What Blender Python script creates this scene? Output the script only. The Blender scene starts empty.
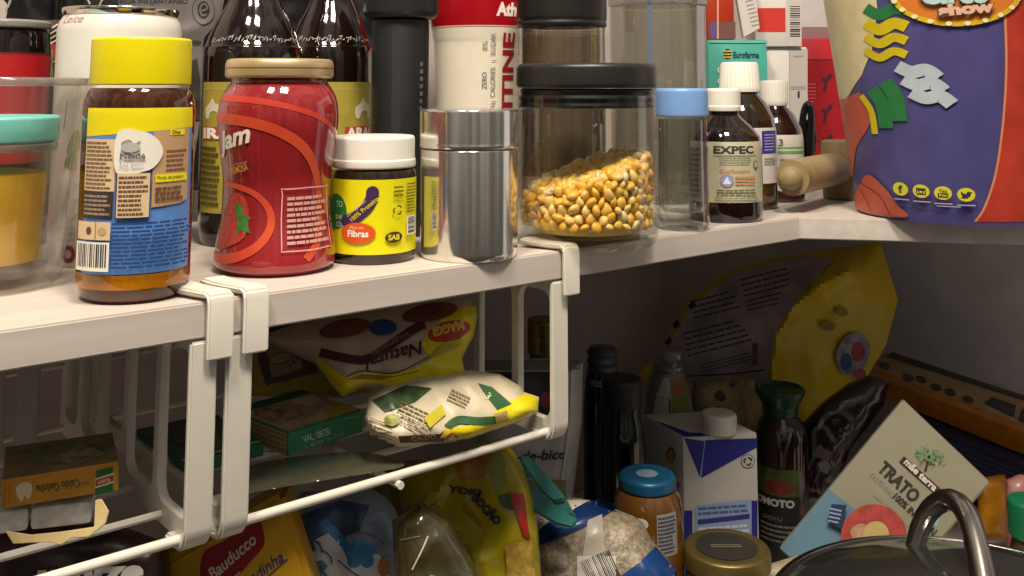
import bpy, bmesh, math, random
from mathutils import Vector, Matrix, noise
from mathutils.geometry import tessellate_polygon
random.seed(7)
PI = math.pi
col = bpy.context.scene.collection
# ------------------------------------------------------------------ camera
F, CX, CY, TH, CAMZ = 1000.0, 512.0, -20.0, math.atan(105/1000.0), 0.526
ZS = 0.40                                  # top of the upper shelf; the lower shelf top is z = 0
cT, sT = math.cos(TH), math.sin(TH)
cd = bpy.data.cameras.new('camera'); cam = bpy.data.objects.new('camera', cd); col.objects.link(cam)
cam.location = (0, 0, CAMZ); cam.rotation_euler = (PI/2 + TH, 0, 0)
cd.sensor_width = 36; cd.lens = 36*F/1024; cd.shift_y = (CY-288)/1024; cd.clip_start = .01
bpy.context.scene.camera = cam

def ray(u, v):
    x, k = (u-CX)/F, (CY-v)/F
    return Vector((x, cT - k*sT, sT + k*cT))
CO = Vector((0, 0, CAMZ))
def on_z(u, v, z):
    d = ray(u, v); return CO + d*((z-CAMZ)/d.z)
def at(u, v, y):
    d = ray(u, v); return CO + d*(y/d.y)
def zrow(y, v):
    k = (CY-v)/F
    return CAMZ + y*(k*cT + sT)/(cT - k*sT)
def fwd(p): return p.y*cT + (p.z-CAMZ)*sT

# ------------------------------------------------------------------ materials
def lin(h):
    if isinstance(h, str):
        h = h.lstrip('#'); h = [int(h[i:i+2], 16)/255 for i in (0, 2, 4)]
    return tuple(c/12.92 if c <= .04045 else ((c+.055)/1.055)**2.4 for c in h)
_m = {}
def mat(h, rough=.5, metal=0, var=.06, scale=60, bump=0, coat=0, stretch=None, spec=.5, trans=0, grain=None):
    key = (h, rough, metal, var, scale, bump, coat, stretch, spec, trans, grain)
    if key in _m: return _m[key]
    m = bpy.data.materials.new('surface_' + h.strip('#')); m.use_nodes = True
    nt = m.node_tree; b = nt.nodes['Principled BSDF']; c = lin(h)
    b.inputs['Base Color'].default_value = (*c, 1)
    b.inputs['Roughness'].default_value = rough; b.inputs['Metallic'].default_value = metal
    b.inputs['Specular IOR Level'].default_value = spec
    b.inputs['Coat Weight'].default_value = coat; b.inputs['Coat Roughness'].default_value = .05
    b.inputs['Transmission Weight'].default_value = trans
    if var or bump:
        tc = nt.nodes.new('ShaderNodeTexCoord'); n = nt.nodes.new('ShaderNodeTexNoise')
        n.inputs['Scale'].default_value = scale; n.inputs['Detail'].default_value = 4
        src = tc.outputs['Object']
        if stretch:
            mp = nt.nodes.new('ShaderNodeMapping'); mp.vector_type = 'TEXTURE'; mp.inputs['Scale'].default_value = [1/q for q in stretch[:3]]
            mp.inputs['Rotation'].default_value = (0, 0, stretch[3]); nt.links.new(src, mp.inputs['Vector']); src = mp.outputs['Vector']
        nt.links.new(src, n.inputs['Vector'])
        if var:
            r = nt.nodes.new('ShaderNodeValToRGB'); e = r.color_ramp.elements
            e[0].position, e[1].position = .3, .7
            c2 = lin(grain) if grain else tuple(x*(1-2*var) for x in c)
            e[0].color = (*c2, 1); e[1].color = (*[min(1, x*(1+var)) for x in c], 1)
            nt.links.new(n.outputs['Fac'], r.inputs['Fac']); nt.links.new(r.outputs['Color'], b.inputs['Base Color'])
        if bump:
            bp = nt.nodes.new('ShaderNodeBump'); bp.inputs['Strength'].default_value = bump; bp.inputs['Distance'].default_value = .002
            nt.links.new(n.outputs['Fac'], bp.inputs['Height']); nt.links.new(bp.outputs['Normal'], b.inputs['Normal'])
    _m[key] = m; return m
def ink(h, rough=.55): return mat(h, rough, var=0)
def clear(tint='#f2f4f4', fac=.10, edge=.55, rough=.03, haze=None, hz=0):
    """clear plastic / glass wall: transparent body, glossy by facing angle, optional milky haze"""
    key = ('clear', tint, fac, edge, rough, haze, hz)
    if key in _m: return _m[key]
    m = bpy.data.materials.new('clear_wall'); m.use_nodes = True; nt = m.node_tree; nt.nodes.clear()
    o = nt.nodes.new('ShaderNodeOutputMaterial'); t = nt.nodes.new('ShaderNodeBsdfTransparent'); g = nt.nodes.new('ShaderNodeBsdfGlossy')
    t.inputs['Color'].default_value = (*lin(tint), 1); g.inputs['Roughness'].default_value = rough
    lw = nt.nodes.new('ShaderNodeLayerWeight'); lw.inputs['Blend'].default_value = .25
    mr = nt.nodes.new('ShaderNodeMapRange'); mr.inputs['To Min'].default_value = fac*.5; mr.inputs['To Max'].default_value = edge
    mx = nt.nodes.new('ShaderNodeMixShader')
    nt.links.new(lw.outputs['Facing'], mr.inputs['Value']); nt.links.new(mr.outputs['Result'], mx.inputs['Fac'])
    src = t.outputs[0]
    if haze:
        d = nt.nodes.new('ShaderNodeBsdfDiffuse'); d.inputs['Color'].default_value = (*lin(haze), 1)
        m2 = nt.nodes.new('ShaderNodeMixShader'); m2.inputs['Fac'].default_value = hz
        nt.links.new(t.outputs[0], m2.inputs[1]); nt.links.new(d.outputs[0], m2.inputs[2]); src = m2.outputs[0]
    nt.links.new(src, mx.inputs[1]); nt.links.new(g.outputs[0], mx.inputs[2]); nt.links.new(mx.outputs[0], o.inputs['Surface'])
    _m[key] = m; return m

WHITE = mat('#e8e2d6', .45, var=.02); WPLAS = mat('#e9e4d8', .35, var=.02)
STEEL = mat('#d6d0c6', .12, 1, var=.03, scale=30); GOLD = mat('#b99b62', .28, 1, var=.05)
BLK = mat('#141414', .35, var=.1); DGLASS = mat('#120b08', .06, var=.05, coat=.5)
iW, iK, iR, iB, iG, iY = ink('#efe9dd'), ink('#17161a'), ink('#b3121c'), ink('#2a3a8c'), ink('#1c6b3a'), ink('#f0dd10')

# ------------------------------------------------------------------ object helpers
ORG = {}
def thing(name, label, cat, loc, group=None):
    o = bpy.data.objects.new(name, None); col.objects.link(o); o.location = loc
    o.empty_display_size = .02
    ORG[o.name] = Vector(loc); tag(o, label, cat, group); return o
def tag(o, label, cat, group=None, kind=None):
    o['label'] = label; o['category'] = cat
    if group: o['group'] = group
    if kind: o['kind'] = kind
    return o
def obj(name, bm, mats, parent=None, smooth=35, base=None, label=None):
    """link bm (world coordinates) as ONE mesh object, origin at its parent's or at base"""
    me = bpy.data.meshes.new(name)
    org = ORG[parent.name] if parent else Vector(base if base is not None else (0, 0, 0))
    bm.transform(Matrix.Translation(-org))
    bmesh.ops.recalc_face_normals(bm, faces=bm.faces) if not bm.faces.layers.int.get('art') else None
    bm.to_mesh(me); bm.free()
    for m in (mats if isinstance(mats, (list, tuple)) else [mats]): me.materials.append(m)
    if smooth:
        me.polygons.foreach_set('use_smooth', [True]*len(me.polygons)); me.set_sharp_from_angle(angle=math.radians(smooth))
    o = bpy.data.objects.new(name, me); col.objects.link(o)
    if parent: o.parent = parent
    else: o.location = org
    ORG[o.name] = org
    if label: o['label'] = label
    return o
def struct(name, bm, m):
    o = obj(name, bm, m, smooth=0); o['kind'] = 'structure'; return o

def lathe(prof, c, n=72, rib=0, bm=None, ribs=30):
    """prof: list of (r, z world); c: axis (x, y)"""
    bm = bm or bmesh.new(); rings = []
    for r, z in prof:
        if r < 1e-6: rings.append([bm.verts.new((c[0], c[1], z))]); continue
        ring = []
        for i in range(n):
            a = 2*PI*i/n; rr = r*(1 + (rib*(1 if (i*ribs*2//n) % 2 else -1) if rib else 0))
            ring.append(bm.verts.new((c[0]+rr*math.cos(a), c[1]+rr*math.sin(a), z)))
        rings.append(ring)
    for a, b in zip(rings, rings[1:]):
        if len(a) == 1 and len(b) == 1: continue
        for i in range(n):
            j = (i+1) % n
            if len(a) == 1: bm.faces.new((a[0], b[j], b[i]))
            elif len(b) == 1: bm.faces.new((a[i], a[j], b[0]))
            else: bm.faces.new((a[i], a[j], b[j], b[i]))
    return bm
def rounded(prof, rad=.0015, k=3):
    """round the corners of a lathe profile"""
    out = [prof[0]]
    for p, q, r in zip(prof, prof[1:], prof[2:]):
        P, Q, R = Vector(p), Vector(q), Vector(r)
        a, b = (P-Q), (R-Q)
        if a.length < 1e-9 or b.length < 1e-9: continue
        t = min(rad, a.length*.45, b.length*.45); A, B = Q+a.normalized()*t, Q+b.normalized()*t
        for i in range(k+1):
            s = i/k; out.append(tuple(A*(1-s)**2 + Q*2*s*(1-s) + B*s*s))
    out.append(prof[-1]); return out
def box(o, ex, ey, ez, bev=.0008, bm=None, seg=2):
    """box from corner o along three edge vectors, bevelled"""
    b2 = bmesh.new(); vs = [b2.verts.new(o+ex*i+ey*j+ez*k) for i in (0, 1) for j in (0, 1) for k in (0, 1)]
    for f in ((0,1,3,2),(4,6,7,5),(0,4,5,1),(2,3,7,6),(0,2,6,4),(1,5,7,3)): b2.faces.new([vs[i] for i in f])
    bmesh.ops.recalc_face_normals(b2, faces=b2.faces)
    if bev: bmesh.ops.bevel(b2, geom=list(b2.edges), offset=bev, segments=seg, affect='EDGES', profile=.5)
    if bm is None: return b2
    me = bpy.data.meshes.new('t'); b2.to_mesh(me); b2.free(); bm.from_mesh(me); bpy.data.meshes.remove(me); return bm
def tube(pts, rad, n=10, bm=None, flat=1.0):
    bm = bm or bmesh.new(); pts = [Vector(p) for p in pts]; rings = []
    up = Vector((0, 0, 1))
    for i, p in enumerate(pts):
        t = (pts[min(i+1, len(pts)-1)] - pts[max(i-1, 0)]).normalized()
        s = t.cross(up) if abs(t.dot(up)) < .97 else t.cross(Vector((0, 1, 0)))
        s.normalize(); w = s.cross(t); r = rad[i] if isinstance(rad, (list, tuple)) else rad
        rings.append([bm.verts.new(p + s*r*math.cos(2*PI*k/n) + w*r*flat*math.sin(2*PI*k/n)) for k in range(n)])
    for a, b in zip(rings, rings[1:]):
        for k in range(n): bm.faces.new((a[k], a[(k+1) % n], b[(k+1) % n], b[k]))
    bm.faces.new(rings[0][::-1]); bm.faces.new(rings[-1]); return bm
def smoothpts(pts, k=6, closed=False):
    P = [Vector(p) for p in pts]; n = len(P); out = []
    for i in range(n if closed else n-1):
        a, b, c, d = (P[(i-1) % n], P[i], P[(i+1) % n], P[(i+2) % n]) if closed else (P[max(i-1,0)], P[i], P[i+1], P[min(i+2,n-1)])
        for j in range(k):
            t = j/k
            out.append(.5*((2*b) + (c-a)*t + (2*a-5*b+4*c-d)*t*t + (3*b-a-3*c+d)*t**3))
    if not closed: out.append(P[-1])
    return out

# ------------------------------------------------------------------ printed art laid on surfaces
_tc = {}
def text_mesh(s, bold=0, shear=0):
    key = (s, bold, shear)
    if key in _tc: return _tc[key]
    c = bpy.data.curves.new('t', 'FONT'); c.body = s; c.size = 1; c.resolution_u = 3; c.offset = bold; c.shear = shear; c.fill_mode = 'FRONT'
    o = bpy.data.objects.new('t', c); me = bpy.data.meshes.new_from_object(o)
    vs = [(v.co.x, v.co.y) for v in me.vertices]; fs = [tuple(p.vertices) for p in me.polygons]
    bpy.data.objects.remove(o); bpy.data.curves.remove(c); bpy.data.meshes.remove(me)
    x0, x1 = min(v[0] for v in vs), max(v[0] for v in vs); y0, y1 = min(v[1] for v in vs), max(v[1] for v in vs)
    vs = [((x-x0)/(x1-x0), (y-y0)/(y1-y0)) for x, y in vs]
    _tc[key] = (vs, fs); return _tc[key]
def cut(bm, step):
    if not step: return
    for ax in (0, 1):
        co = [v.co[ax] for v in bm.verts]
        if not co: return
        lo, hi = min(co), max(co); k = math.floor(lo/step)+1
        while k*step < hi:
            n = Vector((0, 0, 0)); n[ax] = 1; p = Vector((0, 0, 0)); p[ax] = k*step
            bmesh.ops.bisect_plane(bm, geom=list(bm.verts)+list(bm.edges)+list(bm.faces), plane_co=p, plane_no=n, dist=1e-6)
            k += 1
class Art:
    """flat shapes in (u, v) units (v downward) mapped by fn(u, v, off) onto a surface; one mesh"""
    def __init__(s, fn, step=None, off=.0003, inc=.00012):
        s.fn, s.step, s.off, s.inc = fn, step, off, inc; s.bm = bmesh.new(); s.mats = []; s.lay = s.bm.faces.layers.int.new('art')
    def _add(s, polys, m, same=False):
        if m not in s.mats: s.mats.append(m)
        mi = s.mats.index(m); b = bmesh.new()
        for vs, fs in polys:
            vv = [b.verts.new((x, y, 0)) for x, y in vs]
            for f in fs:
                try: b.faces.new([vv[i] for i in f])
                except ValueError: pass
        big = [f for f in b.faces if len(f.verts) > 4]
        if big: bmesh.ops.triangulate(b, faces=big)
        cut(b, s.step)
        mp = {}
        for v in b.verts: mp[v] = s.bm.verts.new(s.fn(v.co.x, v.co.y, s.off))
        for f in b.faces:
            try: g = s.bm.faces.new([mp[v] for v in f.verts]); g.material_index = mi
            except ValueError: pass
        b.free(); s.off += s.inc
    def rect(s, u0, v0, u1, v1, m): s._add([([(u0,v0),(u1,v0),(u1,v1),(u0,v1)], [(0,1,2,3)])], m)
    def poly(s, pts, m, sm=0):
        if sm: pts = [(p.x, p.y) for p in smoothpts([(a, b, 0) for a, b in pts], sm, True)]
        s._add([(list(pts), [tuple(t) for t in tessellate_polygon([[Vector((x, y, 0)) for x, y in pts]])])], m)
    def ell(s, cx, cy, rx, ry, m, rot=0, n=28):
        c, q = math.cos(math.radians(rot)), math.sin(math.radians(rot)); pts = []
        for i in range(n):
            a = 2*PI*i/n; x, y = rx*math.cos(a), ry*math.sin(a); pts.append((cx+x*c-y*q, cy+x*q+y*c))
        s._add([(pts, [tuple(range(n))])], m)
    def stroke(s, pts, w, m, k=6, closed=False):
        P = smoothpts([(a, b, 0) for a, b in pts], k, closed); vs, fs = [], []; n = len(P)
        for i, p in enumerate(P):
            t = (P[(i+1) % n]-P[i-1]) if closed else (P[min(i+1, n-1)]-P[max(i-1, 0)])
            t.normalize(); ww = w[0]+(w[1]-w[0])*i/(n-1) if isinstance(w, tuple) else w
            q = Vector((-t.y, t.x, 0))*ww/2; vs += [(p+q)[:2], (p-q)[:2]]
        for i in range(n if closed else n-1):
            j = (i+1) % n; fs.append((2*i, 2*i+1, 2*j+1, 2*j))
        s._add([(vs, fs)], m)
    def text(s, t, u, v, w, h, m, rot=0, bold=.02, shear=0, flip=False):
        """lower-left corner of the text at (u, v), w x h units, rot degrees clockwise"""
        vs, fs = text_mesh(t, bold, shear); c, q = math.cos(math.radians(rot)), math.sin(math.radians(rot)); o = []
        for x, y in vs:
            if flip: x, y = 1-x, 1-y
            X, Y = x*w, -y*h; o.append((u+X*c-Y*q, v+X*q+Y*c))
        s._add([(o, fs)], m)
    def micro(s, u0, v0, u1, v1, rows, m, rot=0, fill=.55, seed=1):
        rnd = random.Random(seed); h = (v1-v0)/rows; ps = []; c, q = math.cos(math.radians(rot)), math.sin(math.radians(rot))
        for i in range(rows):
            x = u0; y = v0+i*h+h*.2; end = u1-(rnd.random()*.25*(u1-u0))
            while x < end:
                w = min((.06+rnd.random()*.14)*(u1-u0), end-x); pts = []
                for X, Y in ((x,y),(x+w,y),(x+w,y+h*fill),(x,y+h*fill)):
                    X -= u0; Y -= v0; pts.append((u0+X*c-Y*q, v0+X*q+Y*c))
                ps.append((pts, [(0,1,2,3)])); x += w+.02*(u1-u0)
        s._add(ps, m)
    def bars(s, u0, v0, u1, v1, m, n=16, vert=True, seed=3, rot=0):
        rnd = random.Random(seed); ps = []; L = (u1-u0) if vert else (v1-v0); x = 0; c, q = math.cos(math.radians(rot)), math.sin(math.radians(rot))
        for i in range(n):
            w = L/n*(.25+.5*rnd.random()); a = L*i/n
            R = [(a,0),(a+w,0),(a+w,v1-v0),(a,v1-v0)] if vert else [(0,a),(u1-u0,a),(u1-u0,a+w),(0,a+w)]
            ps.append(([(u0+X*c-Y*q, v0+X*q+Y*c) for X, Y in R], [(0,1,2,3)]))
        s._add(ps, m)
    def done(s, name, parent, label=None):
        if 'print' in name or name in ('stripes', 'ridge', 'emboss_glints', 'blue_stripe'):      # printed on the surface: same mesh as what it is printed on
            tg = parent if parent.type == 'MESH' else [o for o in col.objects if o.parent is parent and o.name.split('.')[0] in ('pouch', 'carton', 'bucket_wall', 'bottle_body', 'bottle_glass', 'can_body', 'canister_wall')][0]
            n0 = len(tg.data.materials); s.bm.transform(Matrix.Translation(-ORG[tg.name]))
            for f in s.bm.faces: f.material_index += n0; f.smooth = True
            for m in s.mats: tg.data.materials.append(m)
            me = bpy.data.meshes.new('t'); s.bm.to_mesh(me); s.bm.free(); b = bmesh.new(); b.from_mesh(tg.data); b.from_mesh(me); b.to_mesh(tg.data); b.free(); bpy.data.meshes.remove(me)
            return tg
        return obj(name, s.bm, s.mats, parent, smooth=60, label=label)

class Round:
    """a round thing standing on z0: axis under pixel column cx, half width hw pixels, front base row vb or depth y"""
    def __init__(s, cx, hw, z0, vb=None, y=None):
        s.cx, s.hw, s.z0 = cx, hw, z0
        if vb is not None:
            f = on_z(cx, vb, z0); d = Vector((f.x, f.y, 0)).normalized(); c = f.copy()
            for _ in range(6): s.r = hw*fwd(c)/F; c = f + d*s.r
        else:
            c = at(cx, 100, y); c.z = z0
            s.r = hw*fwd(c)/F; d = Vector((c.x, c.y, 0)).normalized(); f = c - d*s.r
        s.c, s.k, s.f, s.dir = (c.x, c.y), s.r/hw, f, d
        s.base = Vector((c.x, c.y, z0)); s.phi = math.atan2(-d.y, -d.x); s.body = None
    def z(s, row): return zrow(s.f.y, row)
    def p(s, pts): return [(hw*s.k, s.z0 if row == 'B' else s.z(row)) for hw, row in pts]
    def rad(s, z):
        b = s.body; zs = [q for _, q in b]; z = max(min(zs)+1e-6, min(max(zs)-1e-6, z))
        for (r0, z0), (r1, z1) in zip(b, b[1:]):
            if min(z0, z1) <= z <= max(z0, z1) and abs(z1-z0) > 1e-7: return r0+(r1-r0)*(z-z0)/(z1-z0)
        return max(r for r, _ in b)
    def A(s, px, row=None):
        """arc coordinate whose point on the surface is seen in pixel column px"""
        zs = [z for _, z in s.body]; z = s.z(row) if row is not None else min(zs)+.35*(max(zs)-min(zs)); r = s.rad(z)
        lo, hi = -1.45, 1.45
        for _ in range(30):
            m = (lo+hi)/2; a = s.phi+m; q = Vector((s.c[0]+r*math.cos(a), s.c[1]+r*math.sin(a), z))
            if CX+F*q.x/fwd(q) < px: lo = m
            else: hi = m
        return s.cx + s.hw*(lo+hi)/2
    def fn(s, u, v, off):
        z = s.z(v); a = s.phi + (u-s.cx)/s.hw; r = s.rad(z)+off
        return Vector((s.c[0]+r*math.cos(a), s.c[1]+r*math.sin(a), z))
    def art(s, step=6, **k): return Art(s.fn, step, **k)
class Plane:
    def __init__(s, u, v, y, n=(0, -1, 0), p=None):
        s.o = p if p is not None else at(u, v, y); s.n = Vector(n).normalized()
    def P(s, u, v, off=0):
        d = ray(u, v); t = (s.o-CO).dot(s.n)/d.dot(s.n); return CO + d*t + s.n*off
    fn = P
def seg_dist(x, y, pts):
    best = 1e9
    for i in range(len(pts)):
        ax, ay = pts[i-1]; bx, by = pts[i]; dx, dy = bx-ax, by-ay; L = dx*dx+dy*dy
        t = 0 if L == 0 else max(0, min(1, ((x-ax)*dx+(y-ay)*dy)/L)); px, py = ax+t*dx-x, ay+t*dy-y
        best = min(best, px*px+py*py)
    return math.sqrt(best)
class Bag:
    """soft pack: an outline on a plane, inflated to thickness T with crumples"""
    def __init__(s, outline, plane, T, soft=30, wr=.003, fq=35, sm=4, seed=0, back=.8, ridge=None):
        s.ridge = ridge
        s.pl, s.T, s.soft, s.wr, s.fq, s.seed, s.bk = plane, T, soft, wr, fq, seed, back
        s.out = [(p.x, p.y) for p in smoothpts([(a, b, 0) for a, b in outline], sm, True)] if sm else outline
    def h(s, u, v):
        if s.ridge:
            a, b = seg_dist(u, v, s.out), seg_dist(u, v, s.ridge+s.ridge[-2:0:-1]); return a/(a+b+1e-6)
        d = min(1, seg_dist(u, v, s.out)/s.soft); return math.sqrt(max(0, 1-(1-d)**2))
    def fn(s, u, v, off=0):
        p = s.pl.P(u, v); h = s.h(u, v)
        q = p*s.fq + Vector((s.seed, 0, 0))
        w = (.8*noise.noise(q)+1.0*max(0, 1-1.8*abs(noise.noise(q*.6+Vector((9, 4, 2)))))**2+.45*max(0, 1-1.8*abs(noise.noise(q*1.1)))**2-.5)*s.wr*(.3+.7*h)
        return p + (CO-p).normalized()*(s.T*h + w + off)
    def mesh(s, step=7):
        step = 4; s.step = step
        b = bmesh.new(); f = b.faces.new([b.verts.new((x, y, 0)) for x, y in s.out]); bmesh.ops.triangulate(b, faces=[f]); cut(b, step)
        bm = bmesh.new(); A, B = {}, {}
        for v in b.verts:
            A[v] = bm.verts.new(s.fn(v.co.x, v.co.y))
            rim = seg_dist(v.co.x, v.co.y, s.out) < .05
            B[v] = A[v] if rim else bm.verts.new(s.pl.P(v.co.x, v.co.y) - s.pl.n*(s.T*s.bk*s.h(v.co.x, v.co.y)+.0005))
        for f in b.faces:
            bm.faces.new([A[v] for v in f.verts])
            try: bm.faces.new([B[v] for v in reversed(f.verts)])
            except ValueError: pass
        b.free(); return bm
    def art(s, step=7, off=.0009): return Art(s.fn, s.step, off=off)
    def base(s):
        x = sum(p[0] for p in s.out)/len(s.out); y = max(p[1] for p in s.out); return s.pl.P(x, y)
def slab(quad, plane, t, bev=.001):
    """thin box: front face from four pixels on a plane, t thick behind it"""
    P = [plane.P(*q) for q in quad]; b = bmesh.new()
    f = [b.verts.new(p) for p in P]; k = [b.verts.new(p - plane.n*t) for p in P]; n = len(P)
    b.faces.new(f); b.faces.new(k[::-1])
    for i in range(n): b.faces.new((f[i], k[i], k[(i+1) % n], f[(i+1) % n]))
    bmesh.ops.recalc_face_normals(b, faces=b.faces)
    if bev: bmesh.ops.bevel(b, geom=list(b.edges), offset=bev, segments=2, affect='EDGES')
    return b
class Carton:
    """upright box: front bottom edge between two pixels on z0, depth going back, top at a row"""
    def __init__(s, ul, vl, ur, vr, z0, depth, top, y=None):
        if y: s.a, s.b = at(ul, 100, y), at(ur, 100, y if not isinstance(vr, float) else vr)
        else: s.a, s.b = on_z(ul, vl, z0), on_z(ur, vr, z0)
        s.a.z = s.b.z = z0; s.ex = s.b-s.a; n = Vector((0, 0, 1)).cross(s.ex).normalized()
        s.ey = n*depth; s.H = zrow(s.a.y, top)-z0; s.n = n; s.z0 = z0
    def mesh(s, bev=.0008): return box(s.a, s.ex, s.ey, Vector((0, 0, s.H)), bev)
    def front(s): return Plane(0, 0, 0, -s.n, s.a)
    def right(s): return Plane(0, 0, 0, s.ex, s.b)
    def left(s): return Plane(0, 0, 0, -s.ex, s.a)
    def top(s): return Plane(0, 0, 0, (0, 0, 1), s.a+Vector((0, 0, s.H)))
    def top_uv(s): return lambda u, v, off: s.a+s.ex*u+s.ey*(1-v)+Vector((0, 0, s.H+off))
    def left_uv(s): return lambda u, v, off: s.a+s.ey*(1-u)+Vector((0, 0, s.H*(1-v)))-s.ex.normalized()*off
    def base(s): return s.a+s.ex*.5+s.ey*.5
# ================================================================== THE SETTING
C0, LE, RE = on_z(800, 217, ZS), on_z(0, 331, ZS), on_z(1024, 222, ZS)
eL = (C0-LE).normalized(); nL = Vector((-eL.y, eL.x, 0)); eD = (RE-C0).normalized()
UZ = Vector((0, 0, 1)); SD = .42
def S(s, d, z): return Vector((C0.x, C0.y, 0)) + eL*s + nL*d + UZ*z
def s_of(px):
    t = (px-CX)/F; a = Vector((C0.x, C0.y, 0))       # solved on the shelf's front line (pitch changes x/y little)
    d = ray(px, 280); t = d.x/d.y
    return (t*a.y-a.x)/(eL.x-t*eL.y)
a0 = S(0, SD, 0); tc = ray(800, 330); tc = tc.x/tc.y
sC = (tc*a0.y-a0.x)/(eL.x-tc*eL.y); CORN = S(sC, SD, 0)
def wallbox(p, q, n, z0, z1, t=.03):
    return box(p+UZ*z0, q-p, n*t, UZ*(z1-z0), 0)
WALLM = mat('#b4a8a2', .8, var=.05, scale=25, bump=.1)
struct('wall_left', wallbox(S(-1.5, SD, 0), CORN+eL*.03, nL, -.02, .95), WALLM)
struct('wall_right', wallbox(CORN-nL*1.2, CORN, eL, -.02, .95), mat('#d3d6e0', .8, var=.05, scale=25, bump=.1))
def prism(pts, z0, z1, bev=.0012):
    b = bmesh.new(); f = [b.verts.new((p.x, p.y, z1)) for p in pts]; k = [b.verts.new((p.x, p.y, z0)) for p in pts]; n = len(pts)
    b.faces.new(f); b.faces.new(k[::-1])
    for i in range(n): b.faces.new((f[i], k[i], k[(i+1) % n], f[(i+1) % n]))
    bmesh.ops.recalc_face_normals(b, faces=b.faces)
    if bev: bmesh.ops.bevel(b, geom=list(b.edges), offset=bev, segments=2, affect='EDGES')
    return b
ang = math.atan2(eL.y, eL.x)
SHELFM = mat('#d0c6be', .42, var=.03, scale=10, stretch=(.25, 9, 9, ang), grain='#c3b8b0', bump=.03)
D1 = C0+eD*.75
shelf = obj('shelf_board', prism([S(-1.3, 0, 0), Vector((C0.x, C0.y, 0)), Vector((D1.x, D1.y, 0)), CORN-nL*.9, CORN-nL*.002-eL*.002, S(-1.3, SD-.002, 0)], ZS-.021, ZS), SHELFM, smooth=30)
tag(shelf, 'white wood-grain shelf board that bends at the corner, carrying the jars and bottles', 'shelf')
low = obj('shelf_board', prism([S(-1.3, -.02, 0), S(-.2, -.02, 0), Vector((.12, .48, 0)), Vector((.9, .48, 0)), CORN-nL*1.1-eL*.002, CORN-nL*.002-eL*.002, S(-1.3, SD-.002, 0)], -.02, 0), SHELFM, smooth=30)
tag(low, 'white lower shelf board under the dark packed groceries and pot', 'shelf')

# ================================================================== UPPER SHELF, front row
# clear tub with a teal-lidded container in it
R = Round(-17, 98, ZS, vb=305)
R.base.z += .0006
t = thing('storage_tub', 'clear plastic open tub at the left frame edge with a teal-lidded pot inside', 'tub', R.base)
o_ = R.p([(60, 'B'), (70, 300), (72, 290), (94, 92), (96, 84)])
i_ = R.p([(93.5, 84), (91.5, 92), (69, 288), (0, 289)])
CLR = clear('#fafaf8', .05, .6, .05, '#cfcac8', .02)
obj('tub_wall', lathe([(0, ZS)] + o_ + i_, R.c), CLR, t)
obj('rim', lathe(rounded(R.p([(93, 86), (99, 86), (99, 77), (93, 77), (93, 86)])), R.c), clear('#f0f0f0', .2, .8, .06, '#d8d2cc', .14), t)
zi = R.z(288)
t = thing('food_container', 'small translucent container with a turquoise lid standing inside the clear tub', 'container', (R.c[0], R.c[1], zi))
obj('container_wall', lathe(R.p([(0, 287), (50, 287), (52, 283), (57, 152), (55.5, 152), (50.5, 281), (0, 282)]), R.c), clear('#fcfcf8', .03, .25, .05), t)
obj('lid', lathe(rounded(R.p([(0, 147), (56, 147), (62, 146), (63, 121), (61, 118.5), (0, 118.5)]), .001), R.c), mat('#7fd6cd', .35, var=.02), t)
obj('lid_flange', lathe(rounded(R.p([(54, 157), (61, 157), (62, 148), (54, 148)])), R.c), clear('#d6e0da', .1, .5, .1, '#a9c6be', .35), t, label='milky clear flange under the turquoise lid')
b = lathe(R.p([(0, 277), (48, 277), (52.5, 188), (51, 181), (0, 174)]), R.c)
o = obj('golden_meal', b, mat('#ffc41c', .8, var=.08, scale=45, bump=.3), base=(R.c[0], R.c[1], R.z(277)))
tag(o, 'golden yellow meal filling the turquoise-lidded container', 'flour', kind='stuff')

# black-lidded red jar behind the tub
R = Round(-4, 50, ZS, y=.80)
t = thing('coffee_jar', 'dark glass jar with a red label and black lid behind the clear tub', 'jar', R.base)
R.body = R.p([(46, 'B'), (49, 190), (49, 52), (47, 30), (44, 27)])
obj('jar_body', lathe([(0, ZS)] + R.body + [(0, R.body[-1][1])], R.c), DGLASS, t)
a = R.art(); a.rect(-70, 54, 65, 165, mat('#a5161c', .4, var=.04)); a.rect(-70, 52, 65, 54, ink('#5d0f12')); a.done('label', t)
obj('lid', lathe(rounded(R.p([(0, 26.5), (48, 26.5), (49, 20), (47, 18), (0, 18)])), R.c), mat('#8a8884', .3, var=.04), t, label='grey rim lid')

# striped sachet sliver
pl = Plane(55, 100, .86, (-.1, -1, .05))
B = Bag([(34, 20), (75, 20), (77, 215), (34, 215)], pl, .012, sm=0, soft=14, seed=2)
t = thing('striped_sachet', 'narrow sachet with diagonal black and white stripes between red jar and white can', 'sachet', B.base())
obj('pouch', B.mesh(), mat('#3a2c2a', .5), t)
a = B.art()
for k in range(8): a.stroke([(42, 34+k*5), (58, 24+k*5)], 1.3, ink('#b9b2a2'), k=2)
a.rect(44, 42, 52, 50, ink('#c8beb0')); a.rect(50, 44, 60, 60, ink('#8e2a28')); a.rect(46, 50, 53, 80, ink('#6d7d4f')); a.done('print', t)

# big black pack, upper left
pl = Plane(10, 60, .93, (.2, -1, 0))
B = Bag([(-40, -60), (64, -60), (60, 30), (62, 190), (-40, 190)], pl, .02, sm=0, soft=20, seed=5)
t = thing('coffee_pouch', 'black pouch with a white curved line at the top left edge', 'pouch', B.base())
obj('pouch', B.mesh(), mat('#0e0d0f', .35, var=.1), t)
a = B.art(); a.stroke([(12, -12), (9, 4), (-2, 18), (-12, 22)], 2.6, ink('#9a9690')); a.rect(-40, 21, 42, 23.5, ink('#7d7a76')); a.done('print', t)

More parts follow.
